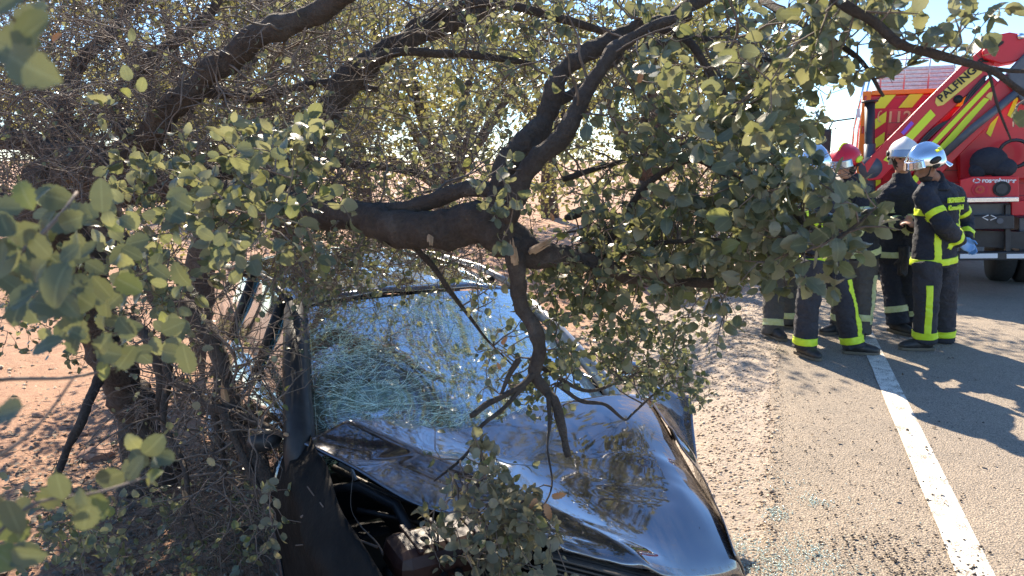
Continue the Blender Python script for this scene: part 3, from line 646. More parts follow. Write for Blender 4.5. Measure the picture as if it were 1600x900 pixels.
for k in range(4): tbox(.0, .03, -.035, -.021, 1.2+k*.4, 1.3+k*.4, 'marker_lamp', M['redlens'])
q = MB(); q.prism([TP(1338, 170, -.03), TP(1344, 170, -.03), TP(1344, 184, -.03), TP(1338, 184, -.03)], TV*-.01); q.out('reflector', M['white'], truck)
def text(body_, o, ux, uy, size, mt, par, nm='lettering', bold=.0, th=.004, sh=0, sp=1.):
    cu = bpy.data.curves.new(nm, 'FONT'); cu.body = body_; cu.size = size; cu.extrude = th; cu.offset = bold; cu.shear = sh; cu.space_character = sp
    t = bpy.data.objects.new(nm, cu); COL.objects.link(t); dg = bpy.context.evaluated_depsgraph_get()
    me = bpy.data.meshes.new_from_object(t.evaluated_get(dg)); bpy.data.objects.remove(t); bpy.data.curves.remove(cu)
    ux = Vector(ux).normalized(); uy = Vector(uy); uy = (uy-ux*uy.dot(ux)).normalized(); uz = ux.cross(uy)
    mt4 = Matrix((ux, uy, uz)).transposed().to_4x4(); mt4.translation = Vector(o)-(ROOT.get(par.name, Vector()) if par else Vector()); me.transform(mt4)
    me.materials.clear(); me.materials.append(mt); return link(nm, me, par)
text('112', TP(1384, 191, -.03), TU, Z1, .20, M['gold'], truck, bold=.004)
q = MB(); c_ = TP(1376, 182, -.03); q.loft([c_+TU*.03*math.cos(a)+Z1*.07*math.sin(a) for a in np.linspace(1.2, 5.0, 9)], .008, n=6); q.out('phone_symbol', M['gold'], truck, True)
# roof locker with ribs and rail
lock = tbox(.18, 1.15, 1.2, 4.0, TH+.002, TH+.42, 'roof_locker', M['alum'])
for k in range(7): tbox(.17, 1.16, 1.18, 1.199, TH+.04+k*.055, TH+.065+k*.055, 'rib', M['alum'], lock)
q = MB()
for u in (.2, .5, .8, 1.1): q.loft([T(u, .8, TH), T(u, .8, TH+.62)], .011, n=6)
q.loft([T(.2, .8, TH+.62), T(1.1, .8, TH+.62)], .012, n=6); q.loft([T(.2, .8, TH+.48), T(1.1, .8, TH+.48)], .009, n=6); q.out('guard_rail', M['alum'], truck, True)
# cab
cab = tbox(.0, TW-.02, 5.4, 7.2, .9, 2.95, 'cab', M['cabwhite'], None, .08)
tbox(-.006, -.001, 5.9, 6.9, 1.9, 2.6, 'cab_window', M['visor'], cab)
q = MB(); q.loft([T(-.12, 6.9, 2.55), T(-.55, 7.0, 2.5), T(-.62, 7.0, 2.35)], .018, n=6); q.out('mirror_arm', M['black'], truck, True)
tbox(-.86, -.56, 6.95, 7.05, 1.75, 2.33, 'wing_mirror', M['black'], None, .05)
q = MB()
for u in (-.04, -.10): q.loft([T(u, .9, .9), T(u, .9, 2.1), T(u+.05, .9, 2.45), T(u+.1, .8, 2.8)], .016, n=6)
q.out('grab_rail', M['chrome'], truck, True)
# exhaust-like mast on the left
q = MB(); q.loft([TP(1359, 305, -.45), TP(1359, 160, -.45)], [.062, .062], n=16); q.loft([TP(1359, 160, -.45), TP(1359, 157, -.45)], [.1, .1], n=16); q.out('stabiliser_leg', M['black'], truck, True)
q = MB(); q.loft([TP(1359, 225, -.47), TP(1359, 305, -.47)], .07, n=16); q.out('stabiliser_sleeve', M['dgrey'], truck, True)
# crane
beam1 = [(1350, 256), (1362, 243), (1440, 164), (1500, 104), (1545, 66), (1556, 92), (1546, 116), (1440, 216), (1376, 281), (1356, 282)]
b1 = tprism(beam1, -.62, .26, 'outer_boom', M['red'], None, .012)
tprism([(1380, 250), (1454, 171), (1462, 180), (1392, 255)], -.632, .011, 'boom_stripe', M['yel'], b1, 0)
pl = tprism([(1461, 160), (1463, 152), (1515, 105), (1528, 101), (1536, 108), (1534, 114), (1474, 164), (1465, 166)], -.634, .013, 'name_plaque', M['plaque'], b1, .001)
tprism([(1408, 207), (1424, 189), (1428, 193), (1412, 211)], -.6355, .012, 'violet_reflector', mat('violet_film', (.25, .05, .6), .3), b1, 0)
a_, b_ = TP(1471, 160, -.642), TP(1530, 108, -.642)
text('PALFINGER', a_, b_-a_, Z1, .125, M['ink'], pl, bold=.003, sp=1.03)
b2 = tprism([(1380, 298), (1420, 254), (1550, 118), (1560, 128), (1552, 138), (1392, 305)], -.68, .30, 'middle_boom', M['redflat'], None, .01)
tprism([(1393, 288), (1547, 126), (1552, 131), (1399, 293)], -.692, .011, 'boom_stripe', M['yel'], b2, 0)
b3 = tprism([(1388, 325), (1420, 282), (1545, 142), (1580, 108), (1600, 128), (1590, 150), (1480, 262), (1420, 330)], -.66, .22, 'inner_boom', M['red'], None, .012)
tprism([(1412, 292), (1536, 152), (1546, 155), (1420, 299)], -.672, .011, 'boom_stripe', M['yel'], b3, 0)
tri = tprism([(1536, 147), (1552, 143), (1549, 157)], -.674, .013, 'warning_triangle', M['plaque'], b3, 0)
q = MB(); q.loft([TP(1470, 245, -.76), TP(1520, 200, -.76), TP(1592, 142, -.76)], [.045, .045, .045], n=14); q.loft([TP(1440, 272, -.76), TP(1470, 245, -.76)], [.025, .025], n=10); q.out('hydraulic_ram', M['dgrey'], truck, True)
hj = tprism([(1538, 92), (1535, 80), (1553, 55), (1578, 50), (1602, 54), (1606, 84), (1588, 96), (1565, 100), (1552, 96)], -.72, .34, 'boom_joint', M['red'], None, .015)
q = MB(); c_ = TP(1556, 71, -.725); q.prism([c_+TU*(.075*math.cos(a)+.02*math.sin(a))+Z1*(.04*math.sin(a)+.025*math.cos(a)) for a in np.linspace(0, 6.283, 17)[:-1]], TV*-.012); q.out('slot', M['ink'], hj)
q = MB(); q.loft([TP(1595, 57, -.73), TP(1595, 57, -.76)], [.04, .03], n=14); q.out('pin', M['chrome'], hj, True)
tprism([(1574, 112), (1600, 84), (1640, 66), (1650, 140), (1600, 165), (1578, 130)], -.79, .1, 'boom_cover', M['dgrey'], None, .02)
for k, off in enumerate((0, 4, 8)):
    pts = [TP(x, y, -.66) for x, y in ((1398+off, 300), (1432, 232+off), (1460+off, 200), (1498, 180+off*.4), (1512+off, 150), (1540, 118+off))]
    MB().loft(crom(pts, 5), .014, n=6).out('hydraulic_hose', M['black'], truck, True)
q = MB(); c_ = TP(1497, 155, -.64); q.loft([c_, c_-TV*.02], [.05, .05], n=14); q.out('boss', M['ink'], b1, True)
q = MB(); q.loft([TP(1360, 262, -.62), TP(1360, 262, -.35)], [.14, .14], n=20); q.out('boom_pivot', M['dgrey'], truck, True)
# red plates behind with yellow bars, crane column
pb = tprism([(1498, 240), (1505, 200), (1575, 150), (1640, 140), (1640, 280), (1500, 280)], -.30, .2, 'crane_column', M['red'], None, .015)
tprism([(1541, 208), (1553, 182), (1560, 182), (1548, 214)], -.312, .011, 'column_stripe', M['yel'], pb, 0)
tprism([(1574, 180), (1586, 152), (1592, 152), (1580, 184)], -.312, .011, 'column_stripe', M['yel'], pb, 0)
# black bag and hose reel
q = MB(); q.ball(TP(1545, 252, -.8), (.2, .14, .17), 14, 9, (TU, TV, Z1)); q.ball(TP(1565, 262, -.8), (.16, .13, .12), 12, 8, (TU, TV, Z1)); q.ball(TP(1528, 266, -.82), (.1, .1, .1), 12, 8, (TU, TV, Z1)); bag = q.out('rolled_cover', M['navy'], truck, True)
q = MB()
for k in range(3):
    c_ = TP(1585, 240, -.6-.05*k); q.loft([c_+TU*.16*math.cos(a)+Z1*.16*math.sin(a) for a in np.linspace(0, 6.283, 21)], .022, n=6, cap=False)
q.out('coiled_hose', M['black'], truck, True)
# bumper panel with maker's name and lamps
vb = -.9; bp = tprism([(1500, 281), (1520, 276), (1592, 275), (1592, 310), (1500, 311)], vb, .1, 'rear_panel', M['red'], None, .008)
text('rosenbauer', TP(1534, 285, vb-.008), TU, Z1, .076, M['white'], bp, bold=.0025, sp=.97)
q = MB(); c_ = TP(1526, 282.5, vb-.006)
for a0 in (0, 2.2, 4.2): q.loft([c_+TU*.034*math.cos(a)+Z1*.024*math.sin(a) for a in np.linspace(a0, a0+1.6, 6)], .008, n=5)
q.out('maker_emblem', M['white'], bp, True)
def disc(c, r, nm, mt, par, th=.02, n=24): return MB().loft([Vector(c), Vector(c)-TV*th], [r, r], side=TU, n=n).out(nm, mt, par, False)
l1 = disc(TP(1531, 296, vb-.002), .082, 'tail_lamp', M['redflat'], bp); disc(TP(1531, 296, vb-.022), .05, 'lens', M['redlens'], l1); disc(TP(1531, 296, vb-.04), .02, 'lens', M['redflat'], l1)
l2 = disc(TP(1565, 295, vb-.002), .09, 'tail_lamp', M['ink'], bp); disc(TP(1565, 295, vb-.022), .06, 'lens', M['black'], l2)
st = tprism([(1360, 312), (1592, 308), (1592, 315), (1360, 319)], vb-.1, .3, 'step', M['alum'], None, .004)
for k in range(3): tprism([(1360, 313+k*2.0), (1592, 309+k*2.), (1592, 310.0+k*2), (1360, 314.0+k*2)], vb-.112, .011, 'tread_edge', M['chrome'], st, 0)
# black underframe
tprism([(1360, 320), (1592, 317), (1592, 337), (1360, 337)], vb+.15, .2, 'underframe', M['dgrey'], None, .01)
uf = tprism([(1380, 340), (1585, 336), (1585, 358), (1380, 360)], vb, .14, 'outrigger_beam', M['black'], None, .01)
q = MB(); c_ = TP(1546, 340, vb-.005)
for sd in (-1, 1): q.loft([c_+TU*.028*sd*.4+Z1*.03, c_+TU*.07*sd, c_+TU*.028*sd*.4-Z1*.03], .008, n=5)
q.out('maker_mark', M['white'], uf, True)
disc(TP(1562, 345, vb-.003), .035, 'knob', M['dgrey'], uf)
for (x0, x1) in ((1378, 1386), (1571, 1579), (1500, 1505)): tprism([(x0, 320), (x1, 320), (x1, 404), (x0, 404)], vb+.05, .1, 'frame_leg', M['black'])
tprism([(1580, 314), (1640, 312), (1640, 336), (1580, 337)], vb+.1, .2, 'red_locker', M['red'], None, .01)
tprism([(1592, 340), (1640, 338), (1640, 395), (1592, 396)], vb+.3, .5, 'side_locker', M['dgrey'], None, .01)
tprism([(1362, 395), (1640, 393), (1640, 406), (1362, 408)], vb, .12, 'underrun_bar', M['black'], None, .01)
for (x0, x1) in ((1364, 1388), (1396, 1492), (1500, 1559), (1573, 1640)): tprism([(x0, 397), (x1, 396), (x1, 403.5), (x0, 404)], vb-.012, .011, 'reflective_strip', M['white'])
q = MB(); q.box(T(.3, .2, .55), TU*.2, TV*6, Z1*.25); q.box(T(1.9, .2, .55), TU*.2, TV*6, Z1*.25); q.box(T(.3, 1.5, .6), TU*1.8, TV*.3, Z1*.3); q.box(T(.2, -.7, .6), TU*2, TV*.3, Z1*.2); q.out('chassis', M['black'], truck)
for u in (.12, .42, 1.72, 2.02): wheel(T(u+.15, .75, .5), TV.cross(Z1)*-1, .5, .27, 'wheel', truck, 'dgrey')
for u in (.15, 2.0): wheel(T(u+.15, 5.9, .5), TV.cross(Z1)*-1, .5, .3, 'wheel', truck, 'dgrey')

# ---------------- firefighters ----------------
def remeshed(q, vox, dispf=None, smooth_it=2):
    me = bpy.data.meshes.new('t'); me.from_pydata(q.v, [], q.f); o = bpy.data.objects.new('t', me); COL.objects.link(o)
    r = o.modifiers.new('r', 'REMESH'); r.mode = 'VOXEL'; r.voxel_size = vox
    s_ = o.modifiers.new('s', 'SMOOTH'); s_.iterations = smooth_it; s_.factor = .5
    dg = bpy.context.evaluated_depsgraph_get(); m2 = bpy.data.meshes.new_from_object(o.evaluated_get(dg))
    bpy.data.objects.remove(o); bpy.data.meshes.remove(me); bm = bmesh.new(); bm.from_mesh(m2); bpy.data.meshes.remove(m2)
    bm.normal_update()
    if dispf:
        dl = [(v, v.co+v.normal*dispf(v.co)) for v in bm.verts]
        for v, c_ in dl: v.co = c_
        bm.normal_update()
    return bm
def emit(bm, nm, mt, par, smooth=True, **k):
    me = bpy.data.meshes.new(nm); b2_ = bm.copy(); bmesh.ops.translate(b2_, verts=b2_.verts, vec=-ROOT.get(par.name, Vector())); b2_.to_mesh(me); b2_.free()
    me.materials.append(mt)
    if smooth: me.shade_smooth()
    return link(nm, me, par, **k)
def cutband(bm, planes, filt, nm, mt, par, off=.004):
    b2_ = bm.copy()
    for (co, no) in planes:
        bmesh.ops.bisect_plane(b2_, geom=b2_.verts[:]+b2_.edges[:]+b2_.faces[:], plane_co=co, plane_no=no, clear_outer=True)
    kill = [f for f in b2_.faces if not filt(f.calc_center_median(), f.normal)]
    bmesh.ops.delete(b2_, geom=kill, context='FACES')
    if len(b2_.faces) == 0: b2_.free(); return None
    seen = set(); best = []
    for f0 in b2_.faces:
        if f0 in seen: continue
        st_ = [f0]; seen.add(f0); comp = []
        while st_:
            f_ = st_.pop(); comp.append(f_)
            for e_ in f_.edges:
                for g_ in e_.link_faces:
                    if g_ not in seen: seen.add(g_); st_.append(g_)
        best.append(comp)
    best.sort(key=len); kl = [f_ for c_ in best[:-1] for f_ in c_]
    if kl: bmesh.ops.delete(b2_, geom=kl, context='FACES')
    b2_.normal_update()
    for v in b2_.verts: v.co += v.normal*off
    o = emit(b2_, nm, mt, par); b2_.free()
    s_ = o.modifiers.new('s', 'SOLIDIFY'); s_.thickness = .004; s_.offset = -1; return o
def axial(a, b, t, hw):
    d = (b-a).normalized(); c_ = a.lerp(b, t); return [(c_+d*hw, d), (c_-d*hw, -d)]
def segd(p, a, b):
    ab = b-a; t = max(0, min(1, (p-a).dot(ab)/ab.dot(ab))); return (p-(a+ab*t)).length, t
def wrinkle(seed, amp):
    def f(p):
        a = noise.noise(p*9+Vector((seed, 0, 0))); b_ = 1-2*abs(noise.noise(Vector((p.x*13, p.y*13, p.z*24))+Vector((0, seed, 0))))
        return amp*(a*.8+b_*.55)
    return f
def hand(q, wr, dr, side, s_=1., curl=.6):
    """palm and five fingers: dr direction, side = thumb side"""
    dr = Vector(dr).normalized(); side = Vector(side); side = (side-dr*side.dot(dr)).normalized(); nn = dr.cross(side)
    q.loft([wr-dr*.02, wr+dr*.03, wr+dr*.085*s_], [(.028, .018), (.040, .017), (.042, .014)], side=side, n=10)
    for i, (o_, l_) in enumerate(((.030, .070), (.010, .080), (-.010, .074), (-.030, .058))):
        b_ = wr+dr*.08*s_+side*o_; m1 = b_+(dr*math.cos(curl*.5)+nn*math.sin(curl*.5))*l_*.4; m2 = m1+(dr*math.cos(curl*1.3)+nn*math.sin(curl*1.3))*l_*.35; m3 = m2+(dr*math.cos(curl*2)+nn*math.sin(curl*2))*l_*.3
        q.loft([b_-dr*.01, m1, m2, m3], [.0105, .0095, .0085, .007], n=7)
    t0 = wr+dr*.025+side*.025; q.loft([t0, t0+(dr*.6+side*.8+nn*.2)*.032, t0+(dr*.9+side*.6+nn*.5)*.058], [.013, .011, .008], n=7)
def fire_person(J, label, opt):
    base = opt['base']; par = empty('person', base, label, 'firefighter', 'firefighters standing on the road'); up = Z1
    fc = Vector(opt['face']).normalized(); lf = up.cross(fc).normalized()      # lf = person's left
    hf = Vector(opt.get('head', opt['face'])).normalized(); hl = up.cross(hf).normalized(); hu = hf.cross(hl).normalized()
    hd = J['head']; sk = opt.get('skin', 'skin'); jm, tm = opt.get('jm', 'navy'), opt.get('tm', 'trouser'); bandm = opt.get('band', 'hiviz')
    # body: head, neck, torso core, arms, legs as one remeshed surface
    q = MB(); q.ball(hd+hu*.03, (.095, .078, .105), 16, 12, (hf, hl, hu)); q.loft([hd-hu*.02, hd-hu*.07+hf*.035, hd-hu*.105+hf*.05], [(.07, .066), (.055, .06), (.028, .03)], side=hl, n=12)
    q.loft([hd+hf*.09+hu*.02, hd+hf*.118-hu*.018, hd+hf*.095-hu*.032], [.009, .016, .012], n=8)
    for sd in (-1, 1): q.ball(hd+hl*sd*.08-hu*.01-hf*.005, (.02, .01, .03), 8, 6, (hf, hl, hu)); q.ball(hd+hf*.078+hl*sd*.033+hu*.035, (.018, .022, .008), 8, 6, (hf, hl, hu))
    q.loft([hd+hf*.088-hu*.052+hl*.022, hd+hf*.097-hu*.053, hd+hf*.088-hu*.052-hl*.022], [.006, .0085, .006], n=8)
    q.loft([hd-hu*.08-hf*.01, J['neck']+up*.02, J['chest']], [.056, .062, .12], n=12)
    q.loft([J['chest'], J['pelvis']], [(.17, .11), (.15, .11)], side=lf, n=14)
    for sd in ('L', 'R'):
        q.loft([J['chest'], J[sd+'S'], J[sd+'E'], J[sd+'W']], [.07, .055, .042, .03], n=10)
        q.loft([J['pelvis'], J[sd+'H'], J[sd+'K'], J[sd+'A']], [.1, .085, .055, .045], n=10)
        if not opt.get('gloves'): hand(q, J[sd+'W'], J.get(sd+'Hd', (J[sd+'W']-J[sd+'E'])), opt.get('thumb', fc), 1.)
    bm = remeshed(q, .011, None, 1); emit(bm, 'body', M[sk], par); bm.free()
    # eyes, mouth shade
    for sd in (-1, 1):
        e = MB(); e.ball(hd+hf*.083+hl*sd*.034+hu*.014, (.009, .013, .007), 8, 6, (hf, hl, hu)); e.out('eye', M['ink'], par, True)
    if opt.get('beard'):
        e = MB(); e.loft([hd-hu*.075+hf*.03, hd-hu*.095+hf*.042, hd-hu*.118+hf*.052], [(.060, .056), (.052, .052), (.03, .034)], side=hl, n=12); e.out('beard', M['beard'], par, True)
    # balaclava / collar
    q = MB(); q.loft([hd-hu*.115-hf*.045, J['neck']+up*.015, J['neck']-up*.03, J['neck']-up*.08], [(.078, .074), (.082, .08), (.11, .10), (.16, .12)], side=hl, n=14)
    bm = remeshed(q, .012, wrinkle(3, .005)); emit(bm, 'collar', M[jm], par); bm.free()
    q = MB(); q.ball(hd-hf*.022+hu*.0, (.093, .088, .118), 16, 12, (hf, hl, hu)); q.out('hood', M['ink'] if opt['helmet'] != 'silver' or not opt.get('beard') else M[jm], par, True) if not opt.get('beard') else None
    # jacket
    sh = J['neck']-up*.05; ch = J['chest']; pv = J['pelvis']; hem = J.get('hem', pv-up*.06)
    q = MB(); q.loft([sh+up*.03, sh-up*.03, sh.lerp(ch, .6), ch.lerp(pv, .3), ch.lerp(pv, .7), hem], [(.085, .085), (.17, .12), (.222, .150), (.225, .158), (.215, .155), (.222, .168)], side=lf, n=22)
    for sd in ('L', 'R'):
        q.loft([sh.lerp(J[sd+'S'], .25), J[sd+'S'], J[sd+'S'].lerp(J[sd+'E'], .5), J[sd+'E'], J[sd+'E'].lerp(J[sd+'W'], .55), J[sd+'W']], [.085, .084, .079, .073, .066, .056], n=14)
    jk = remeshed(q, .0125, wrinkle(opt.get('seed', 1), .014), 2); jo = emit(jk, 'jacket', M[jm], par)
    arms = lambda p: min(min(segd(p, J[s_+'S'], J[s_+'E'])[0], segd(p, J[s_+'E'], J[s_+'W'])[0]) for s_ in 'LR')
    tors = lambda p, n_: segd(p, sh, hem)[0] < arms(p)*1.9 and segd(p, sh, hem)[0] > .09
    ax = (hem-sh).normalized(); LN = (hem-sh).length
    for wv in opt.get('tband', (.42, .90)):
        cutband(jk, axial(sh, hem, wv, .028), tors, 'reflective_band', M[bandm], jo)
    for s_ in 'LR':
        for (a, b_, t) in ((s_+'S', s_+'E', .62), (s_+'E', s_+'W', .72)):
            A, B = J[a], J[b_]; cutband(jk, axial(A, B, t, .026), lambda p, n_, A=A, B=B: segd(p, A, B)[0] < .115 and segd(p, A, B)[0] < segd(p, sh, hem)[0]*.9, 'reflective_band', M[bandm], jo)
    for off in opt.get('vert', ()):
        c0 = sh+lf*off; pls = [(c0+lf*.022, lf), (c0-lf*.022, -lf)]+[(sh.lerp(hem, .95), ax), (sh.lerp(hem, .30), -ax)]
        cutband(jk, pls, lambda p, n_: tors(p, n_) and n_.dot(fc) < -.1, 'reflective_band', M[bandm], jo, .0035)
    if opt.get('back'):
        bk = sh+ax*.13-fc*.16; ux = lf*-1
        uy = (-ax*1.).normalized()
        o_ = bk-ux*.15; text('BOMBEROS', o_+uy*.0-fc*.02, ux, uy, .060, M[bandm], jo, bold=.0012, th=.006)
        text('Comunidad', o_-uy*.062-fc*.026, ux, uy, .058, M[bandm], jo, bold=.0012, th=.006)
    # trousers
    q = MB(); q.loft([pv+up*.12, pv, pv-up*.10], [(.18, .13), (.19, .14), (.18, .135)], side=lf, n=18)
    for s_ in 'LR':
        H_, K_, A_ = J[s_+'H'], J[s_+'K'], J[s_+'A']; q.loft([H_+up*.03, H_.lerp(K_, .4), K_, K_.lerp(A_, .5), A_+(A_-K_).normalized()*-.01, A_+(A_-K_).normalized()*.035], [.115, .108, .092, .093, .095, .097], n=16)
    tr = remeshed(q, .0125, wrinkle(opt.get('seed', 1)+5, .016), 2); to = emit(tr, 'trousers', M[tm], par)
    for s_ in 'LR':
        H_, K_, A_ = J[s_+'H'], J[s_+'K'], J[s_+'A']; osd = opt.get('outer', {}).get(s_, lf if s_ == 'L' else -lf)
        near = lambda p, n_, K_=K_, A_=A_: segd(p, K_, A_)[0] < .14 and segd(p, K_, A_)[0] <= min(segd(p, J[x+'K'], J[x+'A'])[0] for x in 'LR')+1e-6
        cutband(tr, axial(K_, A_, opt.get('shin', .80), .030), near, 'reflective_band', M[bandm], to)
        if s_ in opt.get('sidestripe', ''):
            d = (A_-H_).normalized(); od = (osd-d*osd.dot(d)).normalized(); tg = d.cross(od)
            nl = lambda p, n_, H_=H_, A_=A_, K_=K_, od=od: min(segd(p, H_, K_)[0], segd(p, K_, A_)[0]) < .15 and n_.dot(od) > .2
            c0 = K_; cutband(tr, [(c0+tg*.026, tg), (c0-tg*.026, -tg), (K_.lerp(A_, .84), d), (H_.lerp(K_, .45), -d)], nl, 'reflective_band', M[bandm], to)
    # boots
    for s_ in 'LR':
        A_ = J[s_+'A']; td = Vector(J[s_+'T']).normalized(); sdv = up.cross(td); g = A_.copy(); g.z = base.z
        hgt = A_.z-base.z; b_ = MB()
        b_.loft([A_+up*.03, g+up*.11, g+up*.05+td*.0], [.072, .066, .062], side=td, n=14)
        b_.loft([g-td*.07+up*.05, g-td*.04+up*.055, g+td*.05+up*.058, g+td*.13+up*.046, g+td*.19+up*.038, g+td*.215+up*.03], [(.03, .03), (.048, .05), (.052, .055), (.054, .042), (.044, .032), (.02, .018)], side=sdv, n=14)
        bb = remeshed(b_, .011, None, 2); bo = emit(bb, 'boot', M['boot'], par); bb.free()
        so_ = MB(); out = [g+td*(.075*math.cos(a)+.0)*1+sdv*.046*math.sin(a) for a in ()]
        ring = [(-.085, .03), (-.07, .047), (0, .046), (.08, .054), (.16, .052), (.205, .034), (.22, 0)]
        poly = [g+td*x+sdv*y+up*.002 for x, y in ring]+[g+td*x-sdv*y+up*.002 for x, y in ring[::-1][1:]]
        so_.prism(poly, up*.024); so_.out('sole', M['sole'], bo, False, .003)
    # gloves
    if opt.get('gloves'):
        for s_ in 'LR':
            q = MB(); hand(q, J[s_+'W'], J.get(s_+'Hd', (J[s_+'W']-J[s_+'E'])), opt.get('thumb', fc), 1.1)
            bm = remeshed(q, .007, None, 1); emit(bm, 'glove', M[opt['gloves']], par); bm.free()
    # helmet
    hm = M[opt['helmet']]; tilt = opt.get('htilt', 0); up2 = (hu*math.cos(tilt)+hf*math.sin(tilt)); fw = (hf*math.cos(tilt)-hu*math.sin(tilt))
    hc = hd+up2*.066; bm = bmesh.new(); bmesh.ops.create_uvsphere(bm, u_segments=32, v_segments=20, radius=1)
    mt4 = Matrix((fw, hl, up2)).transposed().to_4x4(); mt4.translation = hc
    for v in bm.verts:
        x, y, z = v.co; cut = -.30 if x > .1 else -.62
        if z < cut: v.co.z = cut
        x, y, z = v.co
        sx = .150*(1.0 if x > 0 else 1.08); wz = .128 if opt['helmet'] != 'redhelm' else .112
        crest = .014*math.exp(-(y/.22)**2)*max(0, z+.2); rim = .012*max(0, -.1-z)*3*(1.3 if x < 0 else .4)
        v.co = Vector((x*(sx+rim), y*(.125+rim), z*wz+crest))
    bmesh.ops.delete(bm, geom=[f for f in bm.faces if all(abs(v.co.z-(-.30*.128)) < .0 for v in f.verts)], context='FACES')
    # open the underside
    kill = [f for f in bm.faces if f.normal.z < -.9 and f.calc_center_median().z < -.02]
    bm.normal_update(); kill = [f for f in bm.faces if f.normal.z < -.92]
    bmesh.ops.delete(bm, geom=kill, context='FACES')
    for v in bm.verts: v.co = mt4 @ v.co
    bm.normal_update(); ho = emit(bm, 'helmet', hm, par); bm.free(); s_ = ho.modifiers.new('s', 'SOLIDIFY'); s_.thickness = .006; s_.offset = 1
    w_ = lambda x, y, z: hc+fw*x+hl*y+up2*z
    # raised visor, brim, side boss, neck guard, crest
    vs = [[w_(.150*math.cos(a)*k_+.0, .128*math.sin(a)*k_, z) for a in np.linspace(-1.0, 1.0, 9)] for k_, z in ((1.03, .035), (1.10, .0), (1.17, -.034))]
    gridsurf('visor', vs, hm if opt['helmet'] == 'silver' else M['visor'], ho, 16, 8, .004)
    for sd in (-1, 1):
        q = MB(); q.loft([w_(-.005, sd*.126, -.005), w_(-.005, sd*.142, -.005)], [(.055, .03), (.045, .024)], side=fw, n=16); bo = q.out('side_boss', M['ink'] if opt['helmet'] != 'redhelm' else M['yel'], ho, True)
        q = MB(); q.loft([w_(-.075, sd*.112, -.045), w_(-.02, sd*.128, -.055), w_(.03, sd*.125, -.05)], [(.014, .006)]*3, n=8); q.out('side_trim', M['ink'], ho, True)
        q = MB(); q.loft([w_(.03, sd*.10, -.05), w_(.05, sd*.075, -.11), w_(.055, 0, -.155)], .006, n=6); q.out('chin_strap', M['ink'], ho, True)
    ng = [[w_(-.150*math.cos(a)*k_, .118*math.sin(a)*(1+(k_-1)*.25), z) for a in np.linspace(-.95, .95, 9)] for k_, z in ((1.02, -.04), (1.22, -.08), (1.45, -.115))]
    gridsurf('neck_guard', ng, hm, ho, 14, 8, .005)
    q = MB(); q.loft([w_(.13*math.cos(a), 0, .142*math.sin(a)) for a in np.linspace(.5, 2.7, 12)], [(.010, .006)]*12, side=hl, n=8); q.out('crest', hm if opt['helmet'] != 'redhelm' else M['yel'], ho, True)
    if opt.get('hstripe'):
        q = MB(); q.prism([w_(-.06, .124, .055), w_(-.10, .105, .05), w_(-.095, .10, .078), w_(-.055, .112, .085)], hl*.01); q.out('reflective_patch', M['yel'], ho)
        q = MB(); q.prism([w_(-.06, -.124, .055), w_(-.10, -.105, .05), w_(-.095, -.10, .078), w_(-.055, -.112, .085)], hl*-.01); q.out('reflective_patch', M['yel'], ho)
    jk.free(); tr.free(); return par
def J_(**k): return {a: (P(*b) if len(b) == 3 and b[2] > 2 and b[0] > 100 else Vector(b)) for a, b in k.items()}
def gb(px, Y): p = P(px, 400, Y); return Vector((p.x, p.y, .005))
J = J_(head=(1448, 261, 6.40), neck=(1460, 282, 6.45), chest=(1466, 318, 6.47), pelvis=(1459, 392, 6.45), hem=(1458, 414, 6.45),
       LS=(1443, 305, 6.32), RS=(1490, 304, 6.60), LE=(1474, 351, 6.16), LW=(1499, 377, 6.36), RE=(1508, 346, 6.74), RW=(1510, 374, 6.55),
       LH=(1449, 415, 6.35), RH=(1472, 413, 6.55), LK=(1447, 480, 6.30), RK=(1476, 478, 6.58), LA=(1445, 528, 6.32), RA=(1474, 526, 6.60),
       LT=(-.95, .05, 0), RT=(-.8, .5, 0), LHd=(.8, .3, -.5), RHd=(.35, -.3, -.8))
fire_person(J, 'firefighter in a chromed silver helmet seen side-on with hands held behind his back', dict(base=gb(1457, 6.42), face=(-.60, .80, 0), head=(-.9, -.12, -.36), helmet='silver', skin='skin2', beard=True, back=True, vert=(.12, -.14), sidestripe='L', outer={'L': Vector((-.25, -1, 0))}, gloves='blueglove', thumb=(0, 0, 1), hstripe=True, seed=2, tband=(.30, .93), shin=.86))
J = J_(head=(1411, 250, 7.0), neck=(1409, 279, 7.04), chest=(1406, 320, 7.06), pelvis=(1404, 392, 7.08),
       RS=(1384, 303, 7.10), LS=(1432, 303, 7.04), RE=(1381, 350, 7.0), RW=(1409, 348, 6.78), LE=(1441, 352, 7.0), LW=(1424, 352, 6.80),
       RH=(1392, 404, 7.1), LH=(1417, 404, 7.05), RK=(1396, 455, 7.05), LK=(1421, 455, 7.0), RA=(1402, 500, 7.0), LA=(1424, 498, 7.1), RT=(.35, -.9, 0), LT=(.5, -.85, 0), LHd=(-.6, -.5, .4))
fire_person(J, 'firefighter in a pearl white helmet facing the camera, spare gloves at the waist', dict(base=gb(1405, 7.1), face=(-.2, -.97, 0), head=(-.33, -.94, -.05), helmet='pearl', band='hiviz_pale', tm='navy', seed=9, tband=(.36, .93), shin=.6))
J = J_(head=(1266, 264, 6.15), neck=(1272, 288, 6.2), chest=(1280, 326, 6.24), pelvis=(1287, 395, 6.28),
       LS=(1300, 305, 6.42), RS=(1252, 305, 6.10), LE=(1318, 355, 6.35), LW=(1345, 340, 6.2), RE=(1250, 358, 5.98), RW=(1280, 372, 5.9),
       RH=(1272, 412, 6.18), LH=(1303, 412, 6.34), RK=(1262, 480, 6.14), LK=(1320, 474, 6.24), RA=(1256, 537, 6.14), LA=(1333, 536, 6.20), RT=(.25, -.9, 0), LT=(.95, -.25, 0))
